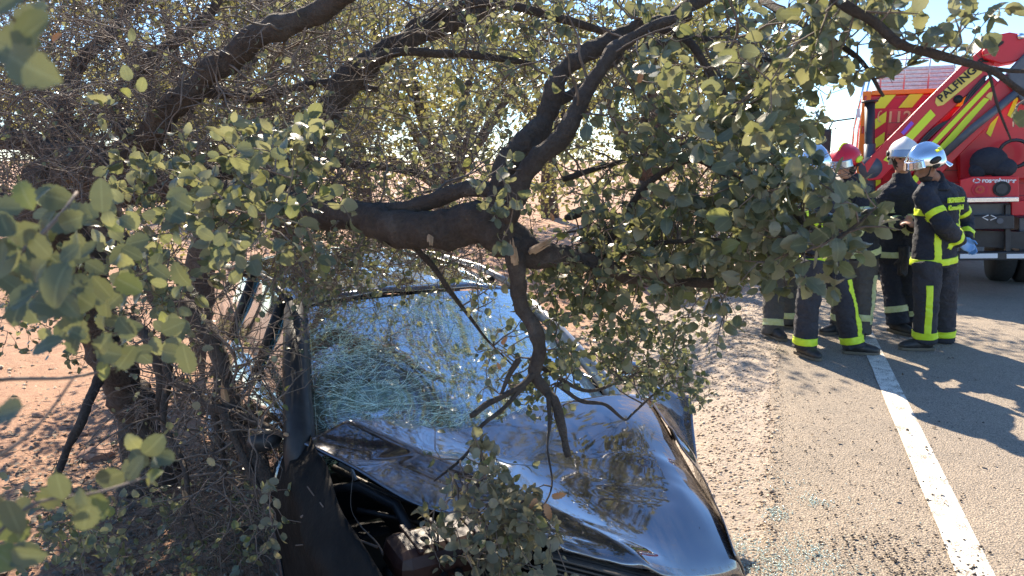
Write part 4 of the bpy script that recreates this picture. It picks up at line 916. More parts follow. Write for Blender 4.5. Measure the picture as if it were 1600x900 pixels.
fire_person(J, 'firefighter standing legs apart in dark trousers with a lime side stripe, torso behind leaves', dict(base=gb(1292, 6.17), face=(.5, -.8, 0), head=(.3, -.8, -.5), helmet='silver', sidestripe='L', outer={'L': Vector((.6, -.8, 0))}, gloves='glove', seed=14, shin=.90))
J = J_(head=(1321, 259, 6.80), neck=(1328, 281, 6.85), chest=(1333, 322, 6.9), pelvis=(1338, 392, 6.92),
       RS=(1318, 300, 7.05), LS=(1350, 300, 6.72), RE=(1300, 345, 7.0), RW=(1285, 350, 6.8), LE=(1352, 350, 6.62), LW=(1330, 362, 6.5),
       RH=(1326, 405, 6.95), LH=(1350, 405, 6.85), RK=(1318, 462, 6.95), LK=(1351, 458, 6.82), RA=(1313, 512, 6.95), LA=(1344, 514, 6.80), RT=(-.95, -.2, 0), LT=(-.5, -.8, 0))
fire_person(J, 'firefighter in a red helmet and dusty grey trousers, behind the oak leaves', dict(base=gb(1330, 6.87), face=(-.8, -.5, 0), head=(-.7, -.55, -.35), helmet='redhelm', tm='dusty', band='hiviz_pale', gloves='glove', seed=20, shin=.66, sidestripe='L'))
J = J_(head=(1240, 290, 6.9), neck=(1232, 306, 6.95), chest=(1226, 340, 7.0), pelvis=(1221, 400, 7.05),
       LS=(1234, 318, 7.2), RS=(1205, 322, 6.85), LE=(1255, 360, 7.2), LW=(1280, 355, 7.0), RE=(1212, 368, 6.7), RW=(1240, 372, 6.6),
       RH=(1210, 410, 6.95), LH=(1233, 410, 7.15), RK=(1209, 460, 6.9), LK=(1230, 458, 7.2), RA=(1207, 516, 6.82), LA=(1228, 500, 7.2), RT=(.2, -.95, 0), LT=(.8, -.5, 0))
fire_person(J, 'leftmost firefighter, bending forward in dusty grey trousers, mostly hidden by the oak leaves', dict(base=gb(1217, 7.0), face=(.8, -.55, 0), head=(.7, -.5, -.5), helmet='silver', tm='dusty', band='hiviz_pale', gloves='glove', seed=26, shin=.78))
# pair of spare gloves clipped to the second firefighter's jacket
gl = empty('spare_gloves', P(1413, 395, 6.85), 'pair of black leather gloves hanging at the waist of the firefighter in the pearl helmet', 'gloves')
for k in (0, 1):
    q = MB(); hand(q, P(1410+k*5, 402, 6.82-.03*k), (.05-.1*k, 0, -1), (1 if k else -1, .2, 0), 1.25, .25); q.loft([P(1411+k*4, 385, 6.82), P(1410+k*5, 404, 6.82-.03*k)], [(.045, .02), (.035, .02)], n=10)
    bm = remeshed(q, .008, None, 1); emit(bm, 'glove', M['glove'], gl); bm.free()
# ---------------- the holm oak that the car ran under ----------------
tbase = P(238, 760, 4.55); tbase.z = float(gh(tbase.x, tbase.y))
oak = empty('holm_oak_tree', tbase, 'large grey-green holm oak whose low limbs and torn twigs hang over the crashed car', 'tree')
def lp(*q): return [(P(a, b, c), r) for a, b, c, r in q]
LIMBS = [
 # trunk, leaning
 [(tbase-Vector((0, 0, .1)), .2)]+lp((230, 700, 4.55, .15), (208, 630, 4.5, .125), (178, 560, 4.4, .11), (142, 480, 4.3, .12), (112, 400, 4.1, .15), (85, 335, 3.9, .16), (105, 282, 3.8, .16), (150, 262, 3.7, .12)),
 # main limb sweeping right over the car
 lp((140, 268, 3.75, .13), (215, 280, 3.5, .095), (300, 298, 3.3, .075), (390, 310, 3.1, .065), (470, 328, 2.92, .062), (560, 346, 2.76, .064), (640, 366, 2.66, .070), (700, 350, 2.62, .078), (750, 348, 2.6, .075), (785, 372, 2.58, .066), (830, 397, 2.55, .052), (880, 400, 2.55, .042), (940, 412, 2.5, .026), (985, 436, 2.48, .020), (1050, 441, 2.44, .018), (1138, 443, 2.4, .017)),
 lp((470, 326, 2.95, .03), (540, 332, 2.85, .030), (620, 332, 2.75, .031), (670, 315, 2.7, .029), (720, 298, 2.66, .028), (775, 300, 2.62, .03)),
 # forks rising to the right
 lp((752, 352, 2.6, .06), (778, 312, 2.62, .056), (795, 262, 2.65, .050), (830, 215, 2.68, .044), (856, 165, 2.7, .039), (872, 120, 2.72, .036), (925, 82, 2.75, .033), (975, 52, 2.8, .032), (1040, 28, 2.85, .030), (1110, -10, 2.95, .027), (1200, -60, 3.1, .02)),
 lp((790, 335, 2.56, .045), (812, 290, 2.52, .036), (838, 250, 2.5, .032), (880, 212, 2.5, .029), (905, 170, 2.52, .025), (935, 115, 2.55, .024), (970, 72, 2.6, .022), (1020, 40, 2.6, .018), (1080, 25, 2.6, .014)),
 lp((850, 165, 2.72, .022), (905, 140, 2.85, .02), (960, 95, 3.0, .02), (1020, 70, 3.1, .018), (1100, 60, 3.2, .014), (1190, 30, 3.3, .01)),
 # upper left limbs
 lp((190, 300, 3.6, .08), (225, 235, 3.4, .065), (255, 185, 3.25, .056), (300, 140, 3.15, .052), (360, 92, 3.05, .049), (420, 55, 2.95, .047), (490, 22, 2.9, .044), (560, -25, 2.8, .04), (640, -80, 2.7, .03)),
 lp((400, 315, 3.3, .06), (440, 275, 3.4, .055), (480, 225, 3.45, .058), (520, 170, 3.45, .062), (560, 110, 3.45, .058), (605, 75, 3.45, .052), (660, 55, 3.5, .045), (720, 30, 3.5, .04), (800, -10, 3.6, .035)),
 lp((560, 110, 3.4, .03), (600, 86, 3.35, .022), (680, 82, 3.3, .017), (760, 88, 3.25, .014), (830, 100, 3.2, .01)),
 lp((640, 45, 3.6, .03), (720, 10, 3.4, .022), (800, 8, 3.3, .02), (880, 30, 3.2, .018), (940, 48, 3.2, .014), (1010, 55, 3.3, .012)),
 lp((60, 230, 4.0, .06), (0, 215, 4.1, .05), (-80, 240, 4.3, .04)), lp((120, 250, 3.8, .08), (60, 228, 3.9, .06), (-40, 218, 3.9, .05)),
 lp((110, 262, 3.8, .06), (95, 180, 4.1, .045), (130, 100, 4.3, .04), (180, 40, 4.4, .035), (230, -30, 4.5, .03)),
 lp((215, 240, 3.6, .035), (180, 160, 3.9, .035), (240, 90, 4.0, .03), (320, 30, 4.0, .025), (360, -30, 4., .02)),
 lp((120, 200, 4.2, .04), (40, 120, 4.4, .035), (-30, 60, 4.5, .03)),
 lp((200, 300, 3.6, .07), (260, 272, 3.5, .055), (330, 268, 3.6, .04), (420, 262, 3.8, .035), (520, 255, 3.9, .028), (600, 262, 3.9, .02), (680, 280, 3.9, .014)),
 lp((300, 140, 3.2, .03), (400, 150, 3.6, .026), (500, 130, 3.8, .022), (590, 140, 3.9, .016)),
 lp((95, 330, 3.9, .07), (50, 360, 3.8, .06), (20, 330, 3.9, .045), (-20, 290, 4.0, .04)),
 # limbs crossing down the left side
 lp((150, 300, 3.75, .10), (165, 350, 3.6, .07), (200, 400, 3.5, .045), (235, 450, 3.4, .036), (290, 478, 3.3, .034), (325, 520, 3.2, .038), (345, 575, 3.1, .04), (362, 630, 3.0, .040), (385, 690, 2.9, .040), (408, 735, 2.8, .034), (418, 775, 2.75, .02)),
 lp((240, 455, 3.4, .03), (262, 520, 3.3, .024), (266, 590, 3.2, .022), (300, 610, 3.1, .02), (330, 635, 3.0, .018), (380, 648, 2.9, .016), (430, 675, 2.8, .012), (466, 692, 2.7, .006)),
 lp((330, 632, 3.0, .018), (344, 690, 2.95, .014), (352, 745, 2.9, .009)),
 lp((352, 645, 2.85, .018), (375, 705, 2.8, .016), (402, 760, 2.75, .013), (426, 800, 2.7, .009)),
 lp((170, 545, 4.3, .06), (152, 600, 4.0, .03), (128, 655, 3.8, .026), (104, 705, 3.7, .022), (86, 746, 3.6, .018)),
 lp((262, 590, 3.2, .02), (255, 650, 3.1, .014), (275, 700, 3.0, .013), (292, 745, 2.9, .011), (296, 800, 2.85, .009), (318, 850, 2.8, .005)),
 lp((210, 500, 3.6, .03), (235, 540, 3.4, .028), (252, 580, 3.3, .026), (246, 640, 3.25, .014)),
 # hanging broken bough over the bonnet
 lp((798, 388, 2.52, .04), (806, 430, 2.5, .026), (812, 478, 2.5, .023), (832, 508, 2.48, .024), (842, 545, 2.46, .021), (834, 585, 2.44, .018), (852, 610, 2.42, .016), (868, 632, 2.4, .014), (878, 672, 2.38, .012), (888, 714, 2.36, .010)),
 lp((836, 580, 2.44, .012), (818, 602, 2.4, .011), (782, 622, 2.36, .010), (760, 632, 2.34, .010), (736, 650, 2.3, .009)),
 lp((820, 604, 2.4, .008), (785, 640, 2.34, .007), (751, 666, 2.28, .0065), (735, 700, 2.24, .005), (716, 722, 2.2, .005), (678, 752, 2.14, .003)),
 lp((751, 668, 2.28, .005), (752, 700, 2.26, .004), (750, 735, 2.22, .004), (746, 790, 2.15, .003), (770, 840, 2.1, .002)),
 lp((856, 615, 2.4, .008), (858, 660, 2.36, .006), (855, 700, 2.3, .004), (862, 760, 2.2, .003), (838, 810, 2.1, .002)),
 lp((870, 600, 2.6, .010), (905, 625, 2.65, .008), (945, 632, 2.7, .007), (975, 655, 2.75, .005), (990, 645, 2.8, .005), (1030, 610, 2.9, .004), (1075, 585, 3.0, .003)),
 lp((830, 560, 2.5, .010), (870, 590, 2.6, .009), (920, 610, 2.7, .007), (980, 590, 2.8, .005), (1040, 560, 2.9, .003)),
 lp((640, 380, 2.7, .014), (672, 410, 2.7, .012), (700, 450, 2.72, .010), (730, 490, 2.75, .007), (760, 530, 2.8, .005), (800, 570, 2.8, .003)),
 lp((812, 560, 2.42, .011), (795, 590, 2.4, .009), (780, 625, 2.36, .004)),
 # right part of the crown
 lp((1140, -120, 2.3, .02), (1240, -60, 2.0, .016), (1310, 0, 1.9, .013), (1364, 32, 1.85, .013), (1408, 70, 1.82, .012), (1465, 86, 1.8, .011), (1510, 98, 1.78, .010), (1552, 112, 1.76, .009), (1600, 145, 1.74, .007), (1680, 190, 1.7, .004)),
 lp((1520, 100, 1.78, .006), (1570, 110, 1.76, .006), (1640, 112, 1.7, .004)),
 lp((1545, 112, 1.76, .004), (1560, 170, 1.74, .003), (1580, 220, 1.72, .002)),
 lp((1020, 40, 2.7, .016), (1070, 60, 2.6, .014), (1115, 120, 2.55, .011), (1150, 180, 2.5, .010), (1185, 215, 2.45, .008), (1200, 250, 2.4, .005)),
 lp((940, 400, 2.6, .014), (1000, 300, 2.6, .012), (1077, 250, 2.5, .010), (1130, 272, 2.4, .010), (1180, 288, 2.3, .009), (1220, 311, 2.2, .008), (1253, 347, 2.1, .007), (1291, 375, 2.0, .006), (1322, 364, 1.98, .005), (1369, 324, 1.95, .003)),
 lp((885, 340, 2.7, .012), (935, 332, 2.8, .010), (1013, 344, 2.9, .008), (1090, 335, 2.9, .005)),
 lp((880, 280, 2.9, .012), (980, 250, 3.0, .010), (1080, 220, 3.0, .008), (1160, 170, 2.9, .006), (1240, 130, 2.7, .004)),
 lp((930, 415, 2.6, .012), (1010, 385, 2.5, .010), (1100, 375, 2.4, .008), (1190, 380, 2.3, .006), (1270, 400, 2.15, .004)),
 lp((1100, 60, 3.0, .012), (1180, 90, 2.7, .010), (1250, 100, 2.4, .008), (1310, 120, 2.2, .005)),
 lp((1190, 0, 2.6, .014), (1260, 40, 2.3, .010), (1340, 90, 2.1, .007), (1380, 150, 2.0, .004)),
]
def taper_tube(pts, rad, n):
    """pts (k,3), rad (k) -> verts, quads"""
    q = MB(); q.loft([Vector(p) for p in pts], [float(r) for r in rad], n=n); return q
SK, SR = [], []          # skeleton nodes
rr = random.Random(3)
for li, lim in enumerate(LIMBS):
    A = crom([(*p, r) for p, r in lim], 14 if max(r for _, r in lim) > .035 else 7); pts = A[:, :3].copy(); rad = np.maximum(A[:, 3]*(.88 if A[:, 3].max() > .045 else 1), .0015)
    for i in range(1, len(pts)-1):
        o_ = Vector(pts[i]); pts[i] += np.array(noise.noise_vector(o_*6))*rad[i]*.55
        rad[i] *= 1+.22*noise.noise(o_*9)+.16*noise.noise(o_*25)
    nseg = 22 if rad.max() > .035 else 9
    q = MB(); q.loft([Vector(p) for p in pts], [float(r) for r in rad], n=nseg)
    if nseg == 22:
        q.v = [tuple(Vector(v)*1) for v in q.v]
        V = []
        for i, v in enumerate(q.v):
            k_ = min(i//nseg, len(pts)-1); c_ = Vector(pts[k_]); d = Vector(v)-c_
            if i < len(pts)*nseg: d *= 1+.13*noise.noise(Vector(v)*30)+.14*(1-2*abs(noise.noise(Vector(v)*13+Vector((5, 0, 0)))))+.30*max(0, noise.noise(Vector(v)*6+Vector((0, 7, 0)))-.35)
            V.append(tuple(c_+d))
        q.v = V
    q.out('trunk' if li == 0 else 'branch', M['bark'], oak, True, fix=False)
    SK += [tuple(p) for p in pts]; SR += list(rad)
# torn pale wood: broken ends and bark wounds
def splinter(c, d, r, n_, ln):
    q = MB(); d = Vector(d).normalized()
    for k in range(n_):
        o_ = Vector((rr.uniform(-1, 1), rr.uniform(-1, 1), rr.uniform(-1, 1)))*r*.7; r_s = r; l_ = ln*rr.uniform(.4, 1)
        q.loft([c+o_*.8-d*.01, c+o_+d*l_*.5, c+o_*1.2+d*l_], [r*.45, r*.3, .0006], n=5)
    q.out('torn_wood', M['wood'], oak, False)
splinter(P(803, 405, 2.45), (-.15, -.1, 1), .016, 12, .07); splinter(P(835, 392, 2.48), (1, -.2, .6), .018, 14, .07)
splinter(P(672, 374, 2.56), (0, -.6, -1), .012, 6, .03); splinter(P(352, 622, 2.9), (0, -.3, 1), .02, 10, .08)
splinter(P(425, 800, 2.68), (.3, 0, -1), .009, 8, .04); splinter(P(448, 680, 2.72), (1, 0, -.4), .008, 8, .05)
splinter(P(118, 280, 3.55), (.2, -1, .1), .03, 10, .07); splinter(P(289, 775, 2.8), (0, -.4, 1), .014, 8, .03); splinter(P(1138, 443, 2.4), (1, 0, .1), .01, 6, .02)
# twigs: grow from the nearest limb to targets
# (x0,x1,y0,y1,Y0,Y1,count,leaves per twig,leaf size,sag)
REG = [
 (-40, 540, -40, 330, 2.9, 5.2, 1450, .35, .030, 0), (-40, 300, 20, 330, 2.7, 5.0, 600, .25, .03, 0), (480, 900, -40, 150, 2.9, 5.0, 520, 1.0, .034, 0),
 (420, 800, 180, 420, 2.8, 4.5, 620, .8, .032, 0), (760, 1000, -30, 330, 2.85, 4.4, 150, 5, .042, .1), (980, 1250, -30, 400, 2.3, 3.9, 165, 7, .046, .1),
 (1010, 1230, 60, 400, 1.9, 2.7, 42, 7, .048, .2), (1180, 1350, 265, 420, 1.8, 2.3, 34, 7, .050, .2), (1120, 1270, 300, 440, 1.9, 2.6, 32, 7, .05, .2),
 (1230, 1390, -20, 110, 1.8, 2.6, 44, 6, .047, .3), (1400, 1530, 10, 95, 1.7, 2.1, 12, 4, .046, .2), (1110, 1250, 120, 300, 2.0, 2.8, 34, 7, .049, .2),
 (1560, 1610, 150, 260, 1.6, 1.75, 3, 3, .042, .2), (980, 1160, 380, 450, 2.2, 2.7, 30, 6, .045, .3), (900, 1240, 40, 400, 2.4, 3.6, 230, .5, .04, .1), (1090, 1150, 480, 545, 2.25, 2.4, 3, 4, .04, .6),
 (840, 1000, 420, 590, 2.5, 2.9, 32, 6, .036, .3), (930, 1100, 500, 620, 2.7, 3.1, 75, 9, .026, .2), (800, 960, 400, 520, 2.6, 3.0, 50, 6, .036, .3),
 (650, 890, 730, 860, 2.05, 2.25, 31, 7, .036, .5), (720, 850, 780, 900, 1.98, 2.2, 37, 8, .037, .6), (640, 780, 700, 760, 2.1, 2.3, 8, 6, .034, .3),
 (430, 560, 360, 480, 2.7, 3.4, 80, 5, .022, 0), (530, 820, 380, 470, 2.6, 3.2, 50, 2.5, .028, .2), (760, 900, 520, 640, 2.4, 2.7, 30, 6, .032, .2),
 (340, 480, 180, 420, 1.7, 2.2, 34, 8, .042, .1), (380, 520, 170, 280, 2.0, 2.6, 16, 7, .04, .1), (180, 340, 240, 460, 1.9, 2.6, 44, 7, .042, .1), (720, 830, 250, 350, 2.2, 2.45, 8, 6, .04, .1),
 (250, 450, 380, 640, 2.8, 3.5, 140, .8, .028, .2), (190, 430, 540, 900, 2.95, 3.7, 330, .3, .03, .3), (280, 430, 600, 800, 2.6, 3.1, 60, .2, .03, .2),
 (0, 260, 380, 560, 3.2, 4.5, 170, 3.0, .035, .1), (60, 380, 760, 900, 2.6, 3.6, 80, 4, .036, .3), (400, 450, 740, 860, 2.3, 2.5, 7, 4, .032, .3),
 (0, 200, 780, 900, 2.0, 3.0, 40, 4, .035, .2), (900, 1060, 330, 420, 2.3, 3.2, 80, 5, .040, .2), (630, 760, 120, 260, 3.4, 5.0, 70, 2.5, .035, .1), (880, 1160, 420, 480, 2.4, 2.8, 40, 4, .04, .3),
 (-200, 560, -420, -40, 2.6, 6.0, 190, 4, .035, 0), (620, 1150, -160, -30, 2.6, 3.8, 40, 4, .04, 0),  # unseen crown above the frame, added to shade what lies below
]
TG = []; PALE = (31, 37)
for (x0, x1, y0, y1, Y0, Y1, cnt, lf_, ls, sg) in REG:
    for _ in range(cnt):
        TG.append((P(rr.uniform(x0, x1), rr.uniform(y0, y1), rr.uniform(Y0, Y1)), lf_, ls, sg, cnt))
# keep two sky holes and the view of the windscreen fairly open
def hole(p):
    v = p-Vector((0, 0, CAMH)); zc = v.y*CP-v.z*SP_; px = 800+F*v.x/zc; py = 450-F*(v.y*SP_+v.z*CP)/zc
    for (cx, cy, rx, ry, pr) in ((660, 130, 42, 48, .75), (650, 200, 50, 35, .45), (1290, 190, 40, 60, .97), (1430, 205, 110, 95, .97), (1545, 200, 60, 70, .9), (820, 170, 120, 150, .35), (640, 560, 130, 90, .9), (860, 480, 50, 40, .2), (950, 760, 120, 110, .97), (560, 640, 100, 60, .85), (1440, 330, 90, 90, 1.), (90, 620, 80, 60, .85), (1560, 340, 80, 60, 1), (1480, 180, 90, 40, .7), (1570, 30, 40, 30, .9), (1200, 500, 90, 70, .95), (1340, 500, 80, 90, 1), (620, 745, 60, 40, .8)):
        if ((px-cx)/rx)**2+((py-cy)/ry)**2 < 1 and rr.random() < pr: return True
    return False
SK0 = np.array(SK)
TG = [g for _, _, g in sorted((float(((SK0-np.array(g[0]))**2).sum(1).min())**.5*rr.uniform(.7, 1.3), i, g) for i, g in enumerate(TG))]
SKA = np.zeros((90000, 3)); SRA = np.zeros(90000); nsk = len(SK); SKA[:nsk] = SK; SRA[:nsk] = SR
TWIGS = []; LF = []
def clearwin(p):
    v = p-Vector((0, 0, CAMH)); zc = v.y*CP-v.z*SP_; px = 800+F*v.x/zc; py = 450-F*(v.y*SP_+v.z*CP)/zc
    for (cx, cy, rx, ry, pr) in ((1322, 248, 40, 40, .95), (1268, 248, 22, 22, .7), (1420, 210, 95, 75, .85), (1420, 250, 40, 45, 1), (1465, 330, 80, 110, 1), (1555, 250, 50, 80, .8), (650, 570, 150, 90, .6), (640, 500, 90, 40, .5)):
        if ((px-cx)/rx)**2+((py-cy)/ry)**2 < 1 and rr.random() < pr: return True
    return False
# leaves: pos, dir, normal, size, weight
for ti, (tp, lf_, ls, sg, cnt) in enumerate(TG):
    if hole(tp): continue
    t = np.array(tp); d2 = ((SKA[:nsk]-t)**2).sum(1)+.00004/np.maximum(SRA[:nsk], .001)
    k = int(np.argmin(d2)); s_ = Vector(SKA[k]); D = tp-s_; ln = D.length
    if ln < .02 or ln > 1.6: continue
    if lf_ < 1.2:
        q_ = Vector((rr.gauss(0, 1), rr.gauss(0, .6), rr.gauss(0, .6))).normalized()*rr.uniform(.12, .42)
        if not hole(tp+q_): tp = tp+q_; D = tp-s_; ln = D.length
    if ln < .12: tp = s_+D.normalized()*.12+Vector((rr.uniform(-.05, .05), rr.uniform(-.05, .05), rr.uniform(-.05, .05))); D = tp-s_; ln = D.length
    perp = Vector((rr.gauss(0, 1), rr.gauss(0, 1), rr.gauss(0, 1)+.3)); perp = (perp-D*(perp.dot(D)/D.length_squared)).normalized()
    r0 = min(SRA[k]*.65, .0016+ln*(.0045 if lf_ > 3 else .0065)*rr.uniform(.6, 1.4)); m = max(4, min(8, int(ln/.06)+2)); pts = []; rad = []
    amp = ln*rr.uniform(.05, .22)
    for i in range(m):
        f = i/(m-1); p = s_+D*f+perp*amp*math.sin(math.pi*f**.8)+Vector((0, 0, -sg*ln*.25*f*f))
        p += Vector((rr.gauss(0, 1), rr.gauss(0, 1), rr.gauss(0, 1)))*ln*.018*(0 < i); pts.append(p); rad.append(r0*(1-f)**.7+.0011)
    TWIGS.append((pts, rad))
    for p, r in zip(pts[1:], rad[1:]):
        if nsk < 90000: SKA[nsk] = p; SRA[nsk] = r; nsk += 1
    tips = [pts]
    ns_ = rr.choice((1, 2, 3)) if (lf_ < 3) else rr.choice((0, 1, 2))
    for _ in range(ns_):      # side shoots
        i = rr.randrange(1, m-1); a = pts[i]; dd = (pts[i+1]-a).normalized(); v = Vector((rr.gauss(0, 1), rr.gauss(0, 1), rr.gauss(0, 1))); v = (dd*.9+v.normalized()*.9).normalized(); l2 = ln*rr.uniform(.2, .55)+.04
        sp2 = [a, a+v*l2*.4+Vector((0, 0, rr.gauss(0, .1)*l2)), a+v*l2*.75+Vector((rr.gauss(0, .1)*l2, 0, rr.gauss(0, .12)*l2)), a+v*l2+Vector((rr.gauss(0, .12)*l2, 0, rr.gauss(0, .15)*l2))]
        TWIGS.append((sp2, [rad[i]*.6, rad[i]*.45+.0004, .0012, .0009])); tips.append(sp2)
        for p in sp2[2:]:
            if nsk < 90000: SKA[nsk] = p; SRA[nsk] = .0012; nsk += 1
    nl = lf_*(1.0 if len(tips) == 1 else .8)
    for pp in tips:
        k_ = int(nl*rr.uniform(.6, 1.4)+rr.random())
        for j in range(k_):
            f = 1-rr.random()**1.6*.6; fi = f*(len(pp)-1); i = min(int(fi), len(pp)-2); p = pp[i].lerp(pp[i+1], fi-i); dd = (pp[i+1]-pp[i]).normalized()
            v = Vector((rr.gauss(0, 1), rr.gauss(0, 1), rr.gauss(0, 1)-.15)).normalized(); v = (dd*.55+v*.95).normalized()
            nn = Vector((rr.gauss(0, .9), rr.gauss(0, .9)-.3, rr.gauss(0, .8)+.5))
            if clearwin(p+v*ls*.5): continue
            LF.append((tuple(p+v*.006), tuple(v), tuple(nn), ls*rr.uniform(.5, 1.3), 1 if cnt in PALE else 0))
# foreground sprays close to the lens on the left
FG = [
 ([(-60, 740, .62), (0, 712, .64), (45, 678, .66), (80, 640, .68), (115, 590, .70)], .0022, [(10, 660, .050, 95), (40, 700, .03, 60)]),
 ([(-50, 600, .85), (20, 592, .9), (110, 590, .95), (200, 570, 1.0)], .003, []),
 ([(-60, 900, .6), (0, 830, .62), (60, 785, .66), (150, 770, .7), (230, 745, .75)], .0022, []),
 ([(0, 420, .9), (50, 380, .92), (95, 335, .95), (120, 300, 1.0)], .0035, []),
 ([(-50, -30, .6), (0, 10, .62), (30, 40, .64)], .002, []),
]
def addl(px, py, Y, ang, size, tilt=.5, pale=0):
    p = P(px, py, Y); d = Vector((math.cos(ang), rr.uniform(-.3, .3), math.sin(ang))); n_ = Vector((rr.gauss(0, .35), -1, tilt+rr.gauss(0, .4)))
    LF.append((tuple(p-d*size*.5), tuple(d), tuple(n_), size, pale))
FGT = []
for (pl_, r, _) in FG: FGT.append(([P(*q) for q in pl_], [r*(1-.6*i/len(pl_)) for i in range(len(pl_))]))
rq_ = random.Random(12)
for (x0, x1, y0, y1, Y0, Y1, n_, s0, s1) in ((0, 60, 300, 420, .75, .95, 7, .045, .06), (60, 200, 290, 360, .9, 1.1, 8, .05, .065), (0, 130, 380, 500, .75, 1., 18, .05, .065), (90, 210, 380, 560, .9, 1.15, 14, .045, .06), (160, 290, 300, 540, 1.1, 1.5, 24, .045, .055), (200, 300, 500, 560, 1.0, 1.2, 5, .05, .06), (60, 200, 510, 580, .85, 1.0, 7, .05, .06), (0, 60, 0, 110, .55, .68, 6, .05, .06), (190, 260, 20, 160, 1.5, 1.7, 3, .04, .05), (150, 270, 680, 760, .7, .85, 6, .04, .05), (0, 150, 760, 830, .6, .7, 7, .035, .05), (130, 160, 770, 800, .7, .72, 2, .04, .045), (0, 60, 850, 890, .58, .62, 2, .045, .05), (0, 30, 640, 690, .58, .6, 1, .05, .055), (300, 400, 300, 420, 1.4, 1.8, 12, .042, .052)):
    for _ in range(int(n_*1.6)): addl(rq_.uniform(x0, x1), rq_.uniform(y0, y1), rq_.uniform(Y0, Y1), rq_.uniform(0, 6.28), rq_.uniform(s0, s1)*rq_.uniform(.5, .85))
# the few pale leaves near the wheel arch
for (x, y) in ((415, 765), (428, 752), (412, 780), (434, 787), (415, 815), (428, 845), (418, 850), (412, 858), (432, 855), (434, 866), (306, 634), (330, 722), (300, 520), (325, 545), (312, 560)): addl(x, y, 2.3, rq_.uniform(0, 6.28), .036, pale=1)
# every spray leaf hangs from a short stalk
for l in LF[-150:]: pass
# twig meshes: thickest in view become parts, the rest one stuff part
def projpx(p):
    v = Vector(p)-Vector((0, 0, CAMH)); zc = v.y*CP-v.z*SP_
    if zc < .1: return None
    return 800+F*v.x/zc, 450-F*(v.y*SP_+v.z*CP)/zc, zc
sc_ = []
for i, (pts, rad) in enumerate(TWIGS):
    pr = projpx(pts[len(pts)//2]); vis = pr is not None and 0 < pr[0] < 1600 and 0 < pr[1] < 900
    ln = (pts[-1]-pts[0]).length; sc_.append((-(rad[0]**.5*ln/pr[2]) if vis else 1, i))
sc_.sort(); top = set(i for _, i in sc_[:230])
rest = MB(); VV = []; QQ = []; nv = 0
for i, (pts, rad) in enumerate(TWIGS):
    if i in top:
        A = crom([(*p, r) for p, r in zip(pts, rad)], 3); MB().loft([Vector(a[:3]) for a in A], [float(a[3]) for a in A], n=7, cap=False).out('twig', M['twig'], oak, True, fix=False)
    else:
        q = MB(); q.loft(pts, rad, n=4, cap=False); VV.append(np.array(q.v)); QQ.append(np.array(q.f)+nv); nv += len(q.v)
for pts, rad in FGT: A = crom([(*p, r) for p, r in zip(pts, rad)], 4); MB().loft([Vector(a[:3]) for a in A], [float(a[3]) for a in A], n=7).out('twig', M['twig'], oak, True, fix=False)
bigmesh('fine_twigs', np.concatenate(VV), np.concatenate(QQ), M['twig'], oak, kind='stuff')
# bare splintered twigs lying across the wheel arch
for pl_ in ([(480, 760, 2.4), (498, 790, 2.36), (470, 808, 2.36)], [(448, 812, 2.36), (500, 822, 2.34), (545, 838, 2.3), (590, 855, 2.26)], [(500, 785, 2.3), (520, 812, 2.3), (545, 838, 2.3)], [(552, 738, 2.5), (548, 790, 2.4), (562, 820, 2.34), (590, 850, 2.28), (607, 884, 2.22)], [(462, 852, 2.3), (500, 848, 2.3), (520, 838, 2.3)]):
    A = crom([(*P(*q), .0045-.0012*i) for i, q in enumerate(pl_[::-1])], 4); MB().loft([Vector(a[:3]) for a in A], [max(.0012, float(a[3])) for a in A], n=7).out('snapped_twig', M['twig'], oak, True, fix=False)
# leaves: the 290 that show largest as parts, the rest one part
P_ = np.array([l[0] for l in LF]); D_ = np.array([l[1] for l in LF]); N_ = np.array([l[2] for l in LF]); S_ = np.array([l[3] for l in LF])
v = P_-np.array([0, 0, CAMH]); zc = v[:, 1]*CP-v[:, 2]*SP_; px = 800+F*v[:, 0]/zc; py = 450-F*(v[:, 1]*SP_+v[:, 2]*CP)/zc
sz = S_*F/np.maximum(zc, .1); sz[(px < -15) | (px > 1615) | (py < -15) | (py > 915) | (zc < .2)] = 0
order = np.argsort(-sz); big_ = order[:290]; sm = order[290:]
PL_ = np.array([l[4] for l in LF])
for w_, nm_ in ((0, 'foliage'), (2, 'near_foliage'), (1, 'drying_foliage')):
    nr_ = (sz[sm] > 17) & (PL_[sm] == 0); s2 = sm[nr_ if w_ == 2 else (PL_[sm] == w_) & ~nr_]; leaf_cloud(nm_, P_[s2], D_[s2], N_[s2], S_[s2], M['leaf_pale' if w_ == 1 else 'leaf'], oak, nseg=4 if w_ == 0 else 8, serr=.05)
VAR = []
